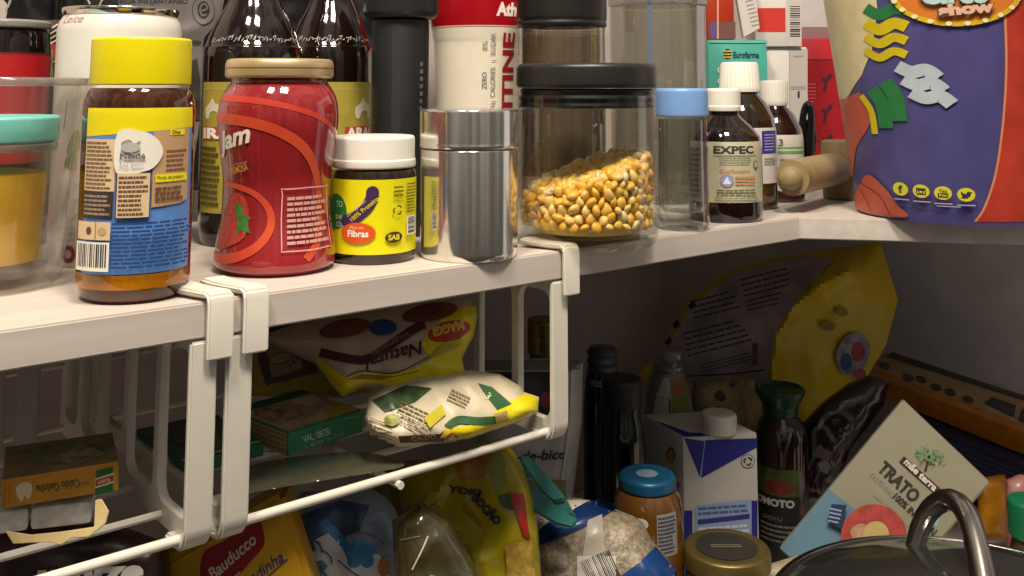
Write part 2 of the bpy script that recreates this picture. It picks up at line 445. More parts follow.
# big white can
R = Round(118, 60.5, ZS, y=.75)
t = thing('milk_can', 'large white can with a metal rim behind the yellow-capped jar', 'can', R.base)
R.body = R.p([(58, 'B'), (60, 262), (60, 30), (58, 20), (54, 13)])
obj('can_body', lathe([(0, ZS)] + R.body + [(0, R.body[-1][1])], R.c), mat('#d9d3cb', .35, var=.03), t)
obj('rim', lathe(rounded(R.p([(52, 14), (55, 13), (56.5, 8), (56, 5), (52, 5), (52, 9), (0, 9)]), .0008), R.c), STEEL, t)
a = R.art(); g = ink('#9c9a98'); A = R.A
a.text('Leite', A(58.5)-8, 22, 30, 8, ink('#b98080'), bold=0, shear=.3)
a.stroke([(A(62), 130), (A(64), 100)], 1.5, ink('#6c7a4a')); a.poly([(A(66), 150), (A(74), 130), (A(80), 140), (A(72), 160)], ink('#5f7f4d'), 3)
a.poly([(A(64), 165), (A(74), 150), (A(76), 170)], ink('#3c5a34'), 3)
for i, rr in ((0, 185), (1, 200), (2, 215)): a.stroke([(A(64)+i*4, rr), (A(70), rr+8), (A(80), rr-2)], 1, g)
a.text('O', A(66), 263, 16, 18, ink('#6d2031'), bold=.06); a.text('O', A(82), 263, 16, 18, ink('#4a4440'), bold=.06)
a.micro(A(62), 225, A(80), 243, 3, g); a.done('print', t)

# brown glass jar with the yellow cap
R = Round(132.5, 53, ZS, vb=306)
t = thing('drink_powder_jar', 'brown glass jar with a bright yellow cap and blue label', 'jar', R.base)
R.body = R.p([(44, 'B'), (50, 300), (52.5, 292), (53.5, 276), (54, 272), (54, 112), (53, 102), (50, 92), (47, 88)])
obj('jar_glass', lathe([(0, ZS)] + R.body + [(0, R.body[-1][1])], R.c), mat('#4a2206', .06, var=.2, scale=14, coat=.5, grain='#2c1304'), t)
b = lathe(R.p([(53.6, 290), (54.1, 287), (54.1, 277), (53.9, 275)]), R.c); obj('amber_band', b, mat('#a8690a', .15, var=.25, scale=18, coat=.6, grain='#6a3a06'), t, label='amber band of powder above the glass foot')  # plain amber colour ring low on the jar
obj('cap', lathe(rounded(R.p([(0, 85), (48, 85), (49, 84), (48.5, 38.5), (47, 36.5), (0, 36.5)])), R.c), mat('#e8d800', .35, var=.02), t)
a = R.art(); A = R.A; L, Rr = A(83.5), A(188.5); cr, tan, dk = ink('#e0c49a'), ink('#c19a72'), ink('#3a2a22')
a.rect(L, 108, Rr, 274, mat('#5d8fd6', .3, var=.02)); a.poly([(L, 108), (Rr, 108), (Rr, 129), (A(137), 132), (L, 137)], mat('#ecdc0e', .35, var=0))
a.rect(L, 139, A(113), 191, cr); a.micro(L+2, 141, A(112), 190, 12, ink('#7d5d48'), seed=2); a.rect(L, 191, A(112.5), 218, dk); a.micro(L+2, 194, A(111), 216, 5, ink('#a08a78'), seed=9)
a.poly([(A(150), 131), (A(185), 128), (A(184.5), 203), (A(178), 206), (A(150), 208)], tan); a.micro(A(163), 150, A(183), 174, 5, ink('#7a5238'), seed=4)
a.rect(A(166), 130, A(180), 136, iY); a.text('Dica', A(168), 135, 9, 4, dk); a.rect(A(153), 175, A(183), 183, iY); a.text('Modo de preparo', A(154.5), 181.5, 28, 5, dk, bold=0); a.micro(A(153), 187, A(182), 203, 3, ink('#6a4630'), seed=6)
a.poly([(A(115), 132), (A(138), 131), (A(153), 139), (A(159), 152), (A(154), 164), (A(143), 171), (A(115), 172)], iW, 4)
a.rect(A(115.5), 173, A(148.5), 218, dk); a.rect(A(116.5), 173, A(147.5), 217, cr); a.micro(A(118), 175, A(146), 216, 9, ink('#6d4c38'), seed=8)
gr = ink('#8f8f8c')
for i in range(3): a.stroke([(A(119), 143+i*5), (A(126), 140+i*5), (A(131), 144+i*5), (A(137), 141+i*5)], 1.6, gr)
a.ell(A(128), 147, 8, 5, ink('#b7b6b2')); a.text('Nestlé', A(118.5), 158.5, 21, 5.5, ink('#5f5f62'), bold=.03); a.text('Faz bem', A(119), 166, 19, 4.5, ink('#8d9fbb'), bold=0)
a.rect(L, 221, A(112.5), 239, cr); a.ell(A(93), 230, 3, 4, ink('#5c4632')); a.ell(A(105), 230, 4, 4, ink('#c2a578')); a.rect(A(99), 221, A(99.6), 239, ink('#8a6a4a'))
a.rect(L, 241, A(112.5), 270, iW); a.bars(L+3, 243, A(111), 266, iK, 15)
a.micro(A(114), 221, A(186), 268, 12, ink('#27457e'), seed=11); a.done('label', t)

# red fruit-spread jar
R = Round(275, 59, ZS, vb=279)
t = thing('jam_jar', 'waisted red strawberry jam jar with a gold lid', 'jar', R.base)
R.body = R.p([(50, 'B'), (57, 274), (59, 268), (58, 250), (54.5, 228), (53, 205), (53.5, 180), (56.5, 155), (59.5, 128), (59.5, 112), (57, 98), (52, 88), (48, 82), (48, 78)])
R.body = [(p.x, p.y) for p in [Vector((q[0], q[1])) for q in [(w.x, w.y) for w in smoothpts([(r, z, 0) for r, z in R.body], 4)]]]
obj('jar_glass', lathe([(0, ZS)] + R.body + [(0, R.body[-1][1])], R.c, 96), mat('#982a2c', .07, var=.15, scale=20, coat=.8, grain='#7d1c20'), t)
obj('lid', lathe(rounded(R.p([(0, 78), (52, 78), (54, 76), (54, 64), (52.5, 59), (49, 57.5), (45, 58.5), (0, 59)]), .0012), R.c, 96), mat('#d0b98a', .36, .6, var=.04), t); JL = bpy.data.objects[max((o.name for o in col.objects if o.name.startswith('lid') and o.parent is t))]
b = lathe(R.p([(54.2, 68), (54.2, 67)]), R.c); obj('lid_line', b, mat('#8c2f1c', .4), JL, label='thin dark red line around the gold lid')
a = R.art(5); A = R.A; rib, rib2 = mat('#cc5530', .35, var=.15, scale=25, grain='#b83a2a'), mat('#d0281c', .3, var=.1)
a.stroke([(A(222), 98), (A(250), 100), (A(290), 108), (A(318), 122), (A(330), 145), (A(333), 165)], (7, 4), mat('#c03a2c', .3, var=.1)); a.stroke([(A(219), 118), (A(250), 122), (A(285), 136), (A(308), 160), (A(318), 195), (A(316), 240), (A(304), 262)], (11, 9), rib)
a.stroke([(A(226), 184), (A(250), 192), (A(268), 208), (A(271), 228), (A(258), 248), (A(236), 260), (A(220), 262)], (5, 11), rib)
a.poly([(A(224), 252), (A(226), 215), (A(234), 195), (A(246), 200), (A(250), 222), (A(244), 242)], mat('#8c1c1e', .35, var=.2, scale=400, grain='#b54a3a'), 4)
a.poly([(A(236), 205), (A(244), 208), (A(243), 215), (A(252), 218), (A(248), 224), (A(253), 234), (A(244), 231), (A(240), 236), (A(239), 222)], mat('#3c7a3a', .5, var=.2, scale=300), 2)
a.text('Jam', A(230)-13, 160, 50, 25, iW, rot=-15, bold=.03, shear=.4); a.text('de morango', A(232), 169, 24, 4, ink('#b98a80'), rot=-12, bold=0); a.text('CREMOSA', A(231), 177, 27, 7, ink('#c89a4a'), rot=-14, bold=.01)
x0, x1 = A(282), A(325); pk = ink('#e2a8a4')
a.stroke([(x0, 195), (x0+4, 190), (x1-3, 190), (x1, 194), (x1+1, 248), (x1-4, 252), (x0+6, 252), (x0, 246)], 1.2, pk, k=2, closed=True); a.micro(x0+5, 197, x1-3, 247, 9, ink('#d09a94'), seed=5); a.done('label', t)

# two dark bottles with olive labels
def brew(cx, hw, y, lab, txt, txt_px):
    R = Round(cx, hw, ZS+.0004, y=y); q = hw/50
    t = thing('glass_bottle', lab, 'bottle', R.base, 'dark bottles with olive labels')
    R.body = R.p([(46*q, 'B'), (49.5*q, 212), (49.5*q, 62), (47*q, 44), (38*q, 20), (26*q, -2), (18*q, -30), (15*q, -70), (15*q, -95), (17*q, -97), (17*q, -110)])
    R.body = [(w.x, w.y) for w in smoothpts([(r, z, 0) for r, z in R.body], 3)]
    obj('bottle_glass', lathe([(0, ZS+.0004)] + R.body + [(0, R.body[-1][1])], R.c), mat('#170c06', .06, var=.2, scale=12, coat=.6), t)
    a = R.art(); A = R.A; l, r = A(cx-hw*.985), A(cx+hw*.94); ol = mat('#a3943c', .45, var=.06, scale=90)
    a.rect(l, 82, r, 214, ol); a.rect(l, 88, r, 90, ink('#a89a55'))
    for k in (0, 1):
        c = A(cx-hw*.82) if k == 0 else A(cx+hw*.74)
        a.poly([(c-8, 118), (c-9, 108), (c-3, 104), (c+2, 98), (c+5, 103), (c+12, 106), (c+13, 118), (c+9, 118), (c+8, 112), (c, 112), (c-3, 119)], ink('#cfc8ae'), 2)
    a.rect(A(txt_px)-1, 127, A(txt_px)+60, 140, ink('#b0402c')); a.text(txt, A(txt_px), 139, 40, 11, iW, bold=.05)
    a.micro(l+3, 146, A(cx-hw*.6), 208, 10, ink('#4b431c'), seed=int(cx)); a.done('label', t)
    a = R.art(); rnd = random.Random(int(cx)); sp = mat('#a9a49a', .25, var=.2, scale=500)
    for k in range(26):
        u = l+8+(r-l-16)*k/26; a.stroke([(u, 36+rnd.random()*5+abs(k-13)*.12), (u+2+rnd.random()*2, 34+rnd.random()*5), (u+1, 39+rnd.random()*3)], .8, sp, k=2)  # glints on the raised lettering painted as thin pale strokes
    a.done('emboss_glints', t, label='painted glints of raised lettering around the shoulder')
brew(252, 50, .83, 'dark glass bottle with olive label directly behind the gold-lidded jam jar', 'IRA', 205)
brew(329, 44, .915, 'dark glass bottle with olive label showing white bull, above white-lidded jar', 'ARAU', 346)

# silver-grey pouch behind
pl = Plane(160, 60, .93, (.15, -1, 0))
B = Bag([(60, -70), (232, -70), (228, 60), (226, 190), (70, 190)], pl, .018, sm=0, soft=20, seed=8, wr=.002)
t = thing('coffee_pouch', 'black and silver-grey pouch with a round swirl emblem behind the white can', 'pouch', B.base())
obj('pouch', B.mesh(), mat('#0f0f10', .4, var=.1), t)
a = B.art(); gy = mat('#76716e', .38, .3, var=.04)
a.poly([(118, -60), (222, -60), (224, 0), (222, 12), (214, 26), (204, 38), (203, 44), (203, 100), (190, 188), (118, 188)], gy)
a.poly([(80, -30), (112, -30), (118, 2), (110, 12), (86, 12)], ink('#121212')); a.stroke([(87, -2), (90, 4)], 1.6, ink('#b5b2aa')); a.stroke([(104, -4), (99, 6)], 2, ink('#a7a47e'))
a.text('BEBIDA INSTANTÂNEO', 112, 3.5, 76, 6, ink('#26262a'), bold=.01); a.ell(203.5, 10, 11.5, 15, ink('#3b393a')); a.ell(203.5, 10, 10.6, 14, gy); a.ell(203.5, 10, 6, 9, ink('#161618')); a.stroke([(200, 11), (206.5, 9), (206, 4.5), (202, 4.5), (200, 10), (202, 15), (206.5, 14.5)], 1.7, gy)
a.text('ento', 189, 44.5, 12, 5, ink('#1a1a1c')); a.poly([(190, 62), (197, 58), (200, 80), (200, 120), (190, 120)], ink('#2a2820')); a.done('print', t)

# black bag shape added to stand in for the darkness behind the bottles
B = Bag([(222, -70), (424, -70), (422, 60), (420, 196), (226, 196)], Plane(330, 60, 1.02, (.45, -1, 0)), .012, sm=0, soft=20, seed=14)
o = obj('dark_gap_filler', B.mesh(), mat('#0c0c0e', .45, var=.1), base=B.base()); tag(o, 'added black filler standing in for the darkness behind the two olive-labelled bottles', 'bag')
# black tall shaker
R = Round(400, 33, ZS, y=.865)
t = thing('shaker_bottle', 'tall matte black bottle between the olive-label bottle and the red and white supplement bottle', 'bottle', R.base)
R.body = R.p([(27, 'B'), (28.5, 220), (29, 18)])
obj('bottle_body', lathe(rounded([(0, ZS)] + R.body + [(0, R.body[-1][1])]), R.c), mat('#191a1b', .5, var=.1), t)
obj('cap', lathe(rounded(R.p([(0, 17), (34, 17), (38, 12), (38, -40), (36, -44), (0, -44)]), .002), R.c), mat('#1d1f20', .45, var=.1), t)
a = R.art(); a.poly([(390, 22), (400, 22), (402, 215), (391, 215)], ink('#26282a')); a.micro(424, 60, 429, 128, 9, ink('#6a6660')); a.done('ridge', t)

# red and white supplement bottle
R = Round(482, 51, ZS, y=1.06)
t = thing('supplement_bottle', 'white supplement bottle with a red top and upright red lettering behind steel canister', 'bottle', R.base)
R.body = R.p([(43, 'B'), (46, 200), (46, 120), (48.5, 50), (50, 36), (54, 8), (55, -20), (50, -40), (30, -50)])
R.body = [(w.x, w.y) for w in smoothpts([(r, z, 0) for r, z in R.body], 4)]
obj('bottle_body', lathe([(0, ZS)] + R.body + [(0, R.body[-1][1])], R.c), mat('#e4dccb', .3, var=.02), t)
obj('cap', lathe(rounded(R.p([(0, -51), (32, -51), (32, -90), (0, -90)])), R.c), mat('#191919', .4), t)
a = R.art(); A = R.A; rd = mat('#a30f1a', .25, var=.05)
a.rect(A(434)-40, -38, A(530)+40, 25, rd); a.rect(A(434)-40, 25, A(530)+40, 26.2, ink('#e8b0ac'))
a.text('Athletica', A(494), 16, 50, 14, iW, bold=.05); a.text('CARNITINE', A(512), 198, 166, 14, ink('#9c1020'), rot=-90, bold=.035)
a.text('ZERO', A(486.5), 89, 17, 5, ink('#6a6560'), rot=-90, bold=0); a.text('CALORIES', A(494.5), 97, 30, 5, ink('#6a6560'), rot=-90, bold=0)
a.text('0%', A(487), 50, 9, 5, ink('#6a6560'), rot=-90, bold=0); a.text('SUGAR', A(494.5), 55, 22, 5, ink('#6a6560'), rot=-90, bold=0)
a.rect(A(491), 60, A(495.5), 60.8, ink('#8a8580')); a.rect(A(491), 101, A(495.5), 101.8, ink('#8a8580')); a.text('PROTEIN', A(494.5), 134, 30, 5, ink('#6a6560'), rot=-90, bold=0); a.done('label', t)

# peanut-paste jar
R = Round(372, 43, ZS, vb=266)
t = thing('spread_jar', 'small jar with white lid and bright yellow label beside the jam jar', 'jar', R.base)
R.body = R.p([(40, 'B'), (42.5, 261), (43, 256), (43, 178), (41, 172)])
obj('jar_body', lathe([(0, ZS)] + R.body + [(0, R.body[-1][1])], R.c), mat('#2c1f14', .1, var=.15, coat=.5), t)
obj('lid', lathe(rounded(R.p([(0, 170), (42.5, 170), (42.5, 162), (41.5, 161), (41.5, 140), (40, 137.5), (0, 137)])), R.c), mat('#e7e3da', .35, var=.02), t)
a = R.art(); A = R.A
a.rect(A(329.5)-12, 180, A(413.5)+10, 255, mat('#e6de14', .35, var=.02)); a.ell(A(336), 213, 15, 18, mat('#27803a', .4, var=.03)); a.text('TO', A(339)-4, 208, 9, 6, iW, bold=0); a.text('DE', A(339)-4, 220, 9, 4, iW, bold=0); a.text('COCO', A(337), 228, 14, 5, iW, bold=0)
a.stroke([(A(346), 222), (A(357), 216), (A(366), 208), (A(371), 199), (A(372), 193)], 12, ink('#3c2350')); a.ell(A(372), 192, 6, 6, ink('#3c2350')); a.ell(A(347), 221, 6, 6, ink('#3c2350'))
a.text('sem glúten', A(349), 218, 24, 3.2, ink('#d8b6c0'), rot=-42, bold=0); a.text('100% Proteína', A(353), 222, 34, 4.5, iY, rot=-42, bold=0)
a.ell(A(358), 233, 17, 10.5, mat('#d8541e', .4, var=.03)); a.text('Rico em', A(351), 229, 13, 3.5, ink('#f0d0a0'), bold=0); a.text('Fibras', A(349), 237, 20, 7, iW, bold=.03)
a.ell(A(393), 238, 9, 5.5, ink('#3a2c10')); a.text('SAB', A(393)-6, 241, 12, 6, ink('#d8cc30'), bold=.04)
for k in range(3):
    an = k*2.094; a.stroke([(A(396)+4*math.cos(an+.3), 211+4*math.sin(an+.3)), (A(396)+4.6*math.cos(an+1), 211+4.6*math.sin(an+1)), (A(396)+4*math.cos(an+1.7), 211+4*math.sin(an+1.7))], 1.5, ink('#4c4a10'))
a.micro(A(392), 186, A(401), 198, 3, ink('#6b6410')); a.micro(A(404), 184, A(412), 215, 10, ink('#6b6410')); a.rect(A(404), 218, A(411.5), 237, iW); a.bars(A(405), 219, A(411), 236, iK, 12, False); a.done('label', t)

CAN = mat('#e2ded6', .13, .9, var=.03, scale=30)
# steel canister
R = Round(468.5, 50, ZS, vb=264)
t = thing('steel_canister', 'shiny stainless steel canister with a slip lid', 'canister', R.base)
obj('canister_body', lathe(rounded([(0, ZS)] + R.p([(47.5, 'B'), (49, 258), (49.2, 152), (48, 151), (0, 151)]), .001), R.c, 96), CAN, t)
obj('lid', lathe(rounded(R.p([(0, 149), (48.6, 149), (50, 150), (50.4, 147), (50, 145), (50, 112), (49, 110), (0, 110)]), .0012), R.c, 96), CAN, t)

# corn jar
R = Round(587.5, 71, ZS, vb=253)
R.base.z += .0006
t = thing('corn_jar', 'round clear jar with a black lid, half full of yellow corn', 'jar', R.base)
obj('jar_wall', lathe([(0, ZS)] + R.p([(67, 'B'), (70.5, 246), (71, 240), (71, 96), (69.3, 96), (69.3, 241), (0, 242)]), R.c, 96), clear('#fcfcfa', .04, .4, .02), t)
obj('lid', lathe(rounded(R.p([(0, 88), (66, 88), (70, 88), (71.5, 85), (71, 66), (68, 62.5), (0, 61.5)]), .0015), R.c, 96), mat('#23221f', .38, var=.06), t)
obj('seal', lathe(rounded(R.p([(0, 109), (67, 109), (68.5, 107), (67, 103), (68.5, 99), (67, 95), (68, 91), (66, 89), (0, 89)]), .0008), R.c, 96), mat('#121212', .3), t, label='black rubber seal plug inside the neck')
cx_, cy_ = R.c; ri = 69*R.k; zb = R.z(241); rgt = Vector((-R.dir.y, R.dir.x, 0))*-1
def ctop(dx, dy):   # heap height: higher to the right and back
    q = Vector((dx, dy, 0)); return R.z(177) - zb + (q.dot(rgt)/ri)*.019 + (q.dot(R.dir)/ri)*.007
tmpl = []
bt = bmesh.new(); bmesh.ops.create_icosphere(bt, subdivisions=2, radius=1)
for v in bt.verts:
    w = 1-.33*max(0, v.co.z)-(.12 if v.co.z < -.6 else 0); tmpl.append(Vector((v.co.x*w*.0047, v.co.y*w*.0030, v.co.z*.0055)))
tf = [tuple(v.index for v in f.verts) for f in bt.faces]; bt.free()
kb = bmesh.new(); rnd = random.Random(3)
def kernel(p):
    Mx = Matrix.Rotation(rnd.random()*6.28, 3, 'Z') @ Matrix.Rotation(rnd.gauss(1.2, .6), 3, 'X') @ Matrix.Rotation(rnd.random()*6.28, 3, 'Z')
    s = .85+.3*rnd.random(); vs = [kb.verts.new(p+Mx@(q*s)) for q in tmpl]; mi = rnd.choice((0, 0, 1, 1, 2, 3))
    for f in tf: g = kb.faces.new([vs[i] for i in f]); g.material_index = mi
for lay, rr in ((0, ri-.0064), (1, ri-.0125)):
    for k in range(20 if lay == 0 else 19):
        n = int(2*PI*rr/.0084)
        for i in range(n):
            an = 2*PI*(i+.5*(k % 2)+rnd.random()*.3)/n; d = Vector((math.cos(an), math.sin(an), 0))
            if lay and d.dot(R.dir) > .6: continue
            zz = .0078+k*.0063+rnd.random()*.002
            if zz < ctop(rr*d.x, rr*d.y)-.002: kernel(Vector((cx_, cy_, zb+zz))+d*rr)
for i in range(330):
    an, q = rnd.random()*6.28, (ri-.012)*math.sqrt(rnd.random()); dx, dy = q*math.cos(an), q*math.sin(an)
    kernel(Vector((cx_+dx, cy_+dy, zb+ctop(dx, dy)-.003*rnd.random())))
core = []
for k in range(0, 9):
    core.append(((ri-.0135), zb+.001+.0001*k))
n0 = len(kb.verts)
ring0 = [kb.verts.new((cx_+(ri-.013)*math.cos(2*PI*i/40), cy_+(ri-.013)*math.sin(2*PI*i/40), zb+.001)) for i in range(40)]
ring1 = [kb.verts.new((v.co.x, v.co.y, zb+ctop(v.co.x-cx_, v.co.y-cy_)-.006)) for v in ring0]
for i in range(40): f = kb.faces.new((ring0[i], ring0[(i+1) % 40], ring1[(i+1) % 40], ring1[i])); f.material_index = 1
f = kb.faces.new(ring1); f.material_index = 1; f = kb.faces.new(ring0[::-1]); f.material_index = 1
o = obj('corn_kernels', kb, [mat('#ffd060', .3, var=.06, scale=200, coat=.3, grain='#ffbe40'), mat('#ffdc80', .3, var=.1, scale=200, coat=.3, grain='#ffd584'), mat('#ffe8b4', .32, var=.15, scale=200, coat=.3), mat('#ffc64c', .3, var=.1, scale=200, coat=.3)], base=(cx_, cy_, zb), smooth=60)
tag(o, 'heap of yellow corn kernels inside the round clear black-lidded jar', 'corn', kind='stuff')

# dark-lidded glass jar behind the corn jar
R = Round(562, 46, ZS, y=.965)
t = thing('spice_jar', 'glass jar of grey-brown granules with black lid, behind the corn jar', 'jar', R.base)
R.body = R.p([(43, 'B'), (44, 180), (44, 26)])
obj('jar_wall', lathe(R.p([(0, 'B'), (43, 'B'), (44, 180), (44, 26), (42.8, 26), (42.8, 178), (0, 179)]), R.c), clear('#e9e4dc', .14, .7, .03), t)
obj('lid', lathe(rounded(R.p([(0, 25), (45, 25), (46, 22), (45, 19), (46, 16), (46, -32), (44, -36), (0, -36)]), .001), R.c), mat('#1d1c1a', .4, var=.06), t)
b = lathe(R.p([(0, 178), (42, 178), (42, 36), (38, 34), (0, 33)]), R.c)
o = obj('granules', b, mat('#8a8078', .8, var=.2, scale=120, bump=.5, grain='#a3947c'), base=R.base); tag(o, 'grey-brown granules in the black-lidded jar behind the corn', 'spice', kind='stuff')

# tall clear canister
R = Round(659, 49, ZS, y=1.125)
t = thing('plastic_canister', 'tall empty clear plastic canister behind the blue-lidded jar', 'canister', R.base)
obj('canister_wall', lathe(R.p([(0, 'B'), (46, 'B'), (48.5, 190), (48.5, 4), (47, 4), (47, 186), (0, 187)]), R.c), clear('#ecece6', .14, .9, .04, '#a9a89c', .2), t)
obj('lid', lathe(rounded(R.p([(0, 3.5), (48, 3.5), (50, 2), (50, -30), (0, -32)]), .001), R.c), clear('#e0e2e0', .2, .7, .08, '#8b8d8a', .35), t)
a = Art(R.fn, 6); R.body = R.p([(47.2, 'B'), (47.2, -10)]); a.rect(R.A(649), -8, R.A(654), 86, mat('#6d8fc4', .2, var=.05)); a.done('blue_stripe', t, label='thin pale blue vertical stripe')

# blue-lid jar
R = Round(684, 26.5, ZS, vb=232)
R.base.z += .0006
t = thing('clear_jar', 'small empty clear jar with a light blue lid', 'jar', R.base)
obj('jar_wall', lathe([(0, ZS)] + R.p([(24, 'B'), (26, 227), (26.5, 223), (26.2, 213), (25.6, 211), (25.4, 120), (24.4, 120), (24.6, 208), (20, 214), (0, 212)]), R.c), clear('#f2f4f2', .10, 1.0, .02), t)
obj('lid', lathe(rounded(R.p([(0, 117), (26.2, 117), (26.6, 115), (26.4, 91), (25, 88.5), (0, 88)]), .001), R.c), mat('#7ba4dc', .35, var=.02), t)

# medicine bottles
R = Round(726, 37, ZS, vb=224)
t = thing('medicine_bottle', 'dark syrup bottle with a pale label and white cap, right of the blue-lidded jar', 'bottle', R.base, 'brown medicine bottles')
R.body = R.p([(34, 'B'), (36.5, 218), (37, 214), (37, 150), (35, 138), (27, 127), (18, 119), (15, 115), (15, 110)])
AMB = mat('#1c0f0a', .06, var=.2, coat=.6)
obj('bottle_glass', lathe([(0, ZS)] + R.body + [(0, R.body[-1][1])], R.c), AMB, t)
obj('cap', lathe(rounded(R.p([(0, 112), (17.5, 112), (17.8, 107), (17, 106), (17.3, 91), (16, 88.5), (0, 88)]), .0007), R.c), mat('#e6e2d8', .4, var=.02), t)
a = R.art(4); A = R.A; pg = mat('#bdb89a', .5, var=.03)
a.rect(A(690.5), 142, A(762), 203, pg); a.text('EXPEC', A(714), 154, 42, 8, ink('#35312e'), bold=.04); a.micro(A(720), 157, A(752), 166, 4, ink('#8f917c')); a.rect(A(714), 155.6, A(756), 156.2, ink('#77775f'))
a.text('Guaifenesina', A(720), 173, 30, 4, ink('#c87838'), bold=0); a.ell(A(727), 181, 6.5, 6.5, ink('#a87ca0')); a.ell(A(727), 181, 5.2, 5.2, ink('#7fa4cf')); a.poly([(A(723), 184), (A(727), 176.5), (A(731), 184)], ink('#dfe5ea')); a.micro(A(735), 176, A(755), 186, 3, ink('#cf7a40'), fill=.4)
a.ell(A(755), 165, 3, 4, ink('#4c5a3c')); a.ell(A(755), 165, 2, 3, pg); a.micro(A(717), 189, A(755), 195, 2, ink('#6d6650')); a.micro(A(715), 197, A(757), 202, 2, ink('#8b866c')); a.micro(A(692)+1, 148, A(703), 200, 10, ink('#6f6b58')); a.done('label', t)

R = Round(742.5, 35, ZS, vb=211)
t = thing('medicine_bottle', 'tall amber bottle with ribbed white cap and purple square on its label', 'bottle', R.base, 'brown medicine bottles')
R.body = R.p([(33, 'B'), (34.7, 208), (35, 205), (35, 132), (33, 118), (26, 103), (19, 95), (17, 90)])
obj('bottle_glass', lathe([(0, ZS)] + R.body + [(0, R.body[-1][1])], R.c), mat('#3a2a0c', .06, var=.3, scale=14, coat=.6, grain='#1a1006'), t)
obj('cap', lathe(R.p([(0, 92), (20, 92), (20.5, 88), (20, 86.5), (18.5, 64), (17, 61.5), (0, 61)]), R.c, 120, .012), mat('#e6e2d8', .4, var=.02), t)
a = R.art(4); A = R.A
a.rect(A(712), 128, A(777), 184, mat('#cfc9c6', .5, var=.02)); a.rect(A(762.5), 131, A(776), 154, mat('#3c3590', .45, var=.03)); a.micro(A(765), 134, A(775), 152, 6, ink('#b8b4d8'), fill=.35); a.micro(A(764), 158, A(775), 166, 3, ink('#8c8684')); a.done('label', t)

R = Round(777, 27.5, ZS, vb=203)
t = thing('medicine_bottle', 'small reddish brown bottle with green-striped white label, behind the wooden mallet handle', 'bottle', R.base, 'brown medicine bottles')
R.body = R.p([(26, 'B'), (27.3, 201), (27.5, 198), (27.5, 140), (26, 130), (19, 115), (12, 107), (11, 103)])
obj('bottle_glass', lathe([(0, ZS)] + R.body + [(0, R.body[-1][1])], R.c), mat('#341310', .06, var=.3, scale=14, coat=.6), t)
obj('cap', lathe(R.p([(0, 106), (12.5, 106), (13.5, 103), (13.2, 101), (14, 84), (13, 80.5), (0, 80)]), R.c, 120, .010), mat('#dedad2', .4, var=.02), t)
a = R.art(4); A = R.A
a.rect(A(750.5), 135, A(804), 191, mat('#c9c6be', .5, var=.02)); a.rect(A(778), 147, A(803.5), 149, ink('#6a9a5c')); a.rect(A(778), 151, A(803.5), 154, ink('#6a9a5c')); a.text('3', A(779.5), 146, 4, 7, ink('#4a4a48')); a.micro(A(780), 158, A(802), 186, 7, ink('#8c8a84')); a.done('label', t)

# medicine boxes
def carton(name, lab, cat, c, m, group=None):
    t = thing(name, lab, cat, c.base(), group); obj('carton', c.mesh(), m, t); return t
c = Carton(709, 0, 768, 0, ZS, .035, 40, y=1.22)
t = carton('medicine_box', 'teal medicine carton with a small yellow and black striped emblem', 'box', c, mat('#46a898', .45, var=.03), 'medicine cartons behind the bottles')
a = Art(c.front().fn); a.ell(727.5, 54, 4.2, 5.2, ink('#24231c'))
for k in range(3): a.rect(723.5, 50.5+k*3, 731.5, 51.8+k*3, ink('#d6b53c'))
a.text('Eurofarma', 733, 58, 26, 6.5, ink('#1d3b50'), bold=.03); a.text('C', 717.5, 73, 4.5, 6, iW, bold=.03); a.text('C', 717.5, 84, 4.5, 6, iW, bold=.03); a.rect(709.5, 41, 767.5, 43, ink('#6cbcae')); a.done('print', t)
TOPZ = ZS+c.H+.0005
c2 = Carton(786, 0, 808, 0, ZS, .10, 48, y=1.27); c2 = Carton(768, 0, 808, 0, ZS, .04, 47, y=1.26)
t = carton('medicine_box', 'plain white tall carton standing right of the teal carton', 'box', c2, mat('#d2ccc6', .5, var=.02), 'medicine cartons behind the bottles')
a = Art(c2.front().fn); a.rect(789, 49, 807.5, 200, ink('#b8b0aa')); a.micro(793, 55, 804, 58, 1, ink('#8e8883')); a.micro(791, 86, 806, 90, 2, ink('#8e8883')); a.rect(797.5, 93, 799.5, 98, iK); a.ell(798.5, 92, 1, 1, iK); a.rect(789, 48, 789.5, 200, ink('#9a928c')); a.done('print', t)
c3 = Carton(709, 0, 736, 0, TOPZ, .05, -30, y=1.225)
t = carton('medicine_box', 'orange-red carton with a purple foot on top of the teal carton', 'box', c3, mat('#a8300f', .45, var=.04), 'medicine cartons behind the bottles')
a = Art(c3.front().fn); a.rect(709.5, 22, 717, 38, ink('#5b4a80')); a.rect(718.5, 22, 735.5, 39, ink('#6e4a42')); a.rect(717, -28, 718.6, 39, ink('#d8a08a')); a.done('print', t)
pl = Plane(760, 30, 1.224)
c4 = Carton(757, 0, 802, 0, ZS+c2.H+.0005, .05, -28, y=1.255)
t = carton('medicine_box', 'white carton with a red rectangle and barcode lying above the plain white carton', 'box', c4, mat('#d8d2cb', .5, var=.02), 'medicine cartons behind the bottles')
a = Art(c4.front().fn); a.rect(757.5, 8, 785.5, 32, mat('#c8372c', .45, var=.03)); a.rect(786.5, -26, 801.5, 46, ink('#c4bdb5')); a.bars(790, 6, 800, 38, iK, 14, False); a.done('print', t)
b = slab([(733, -25), (752, -30), (760, 29), (744, 38)], Plane(746, 10, 1.218, (0, -1, 0)), .012)
o = obj('medicine_box', b, mat('#cfc8c4', .5, var=.02), base=Plane(746, 10, 1.212).P(748, 38)); tag(o, 'slim tilted white carton leaning between the orange-red and white cartons', 'box', 'medicine cartons behind the bottles')
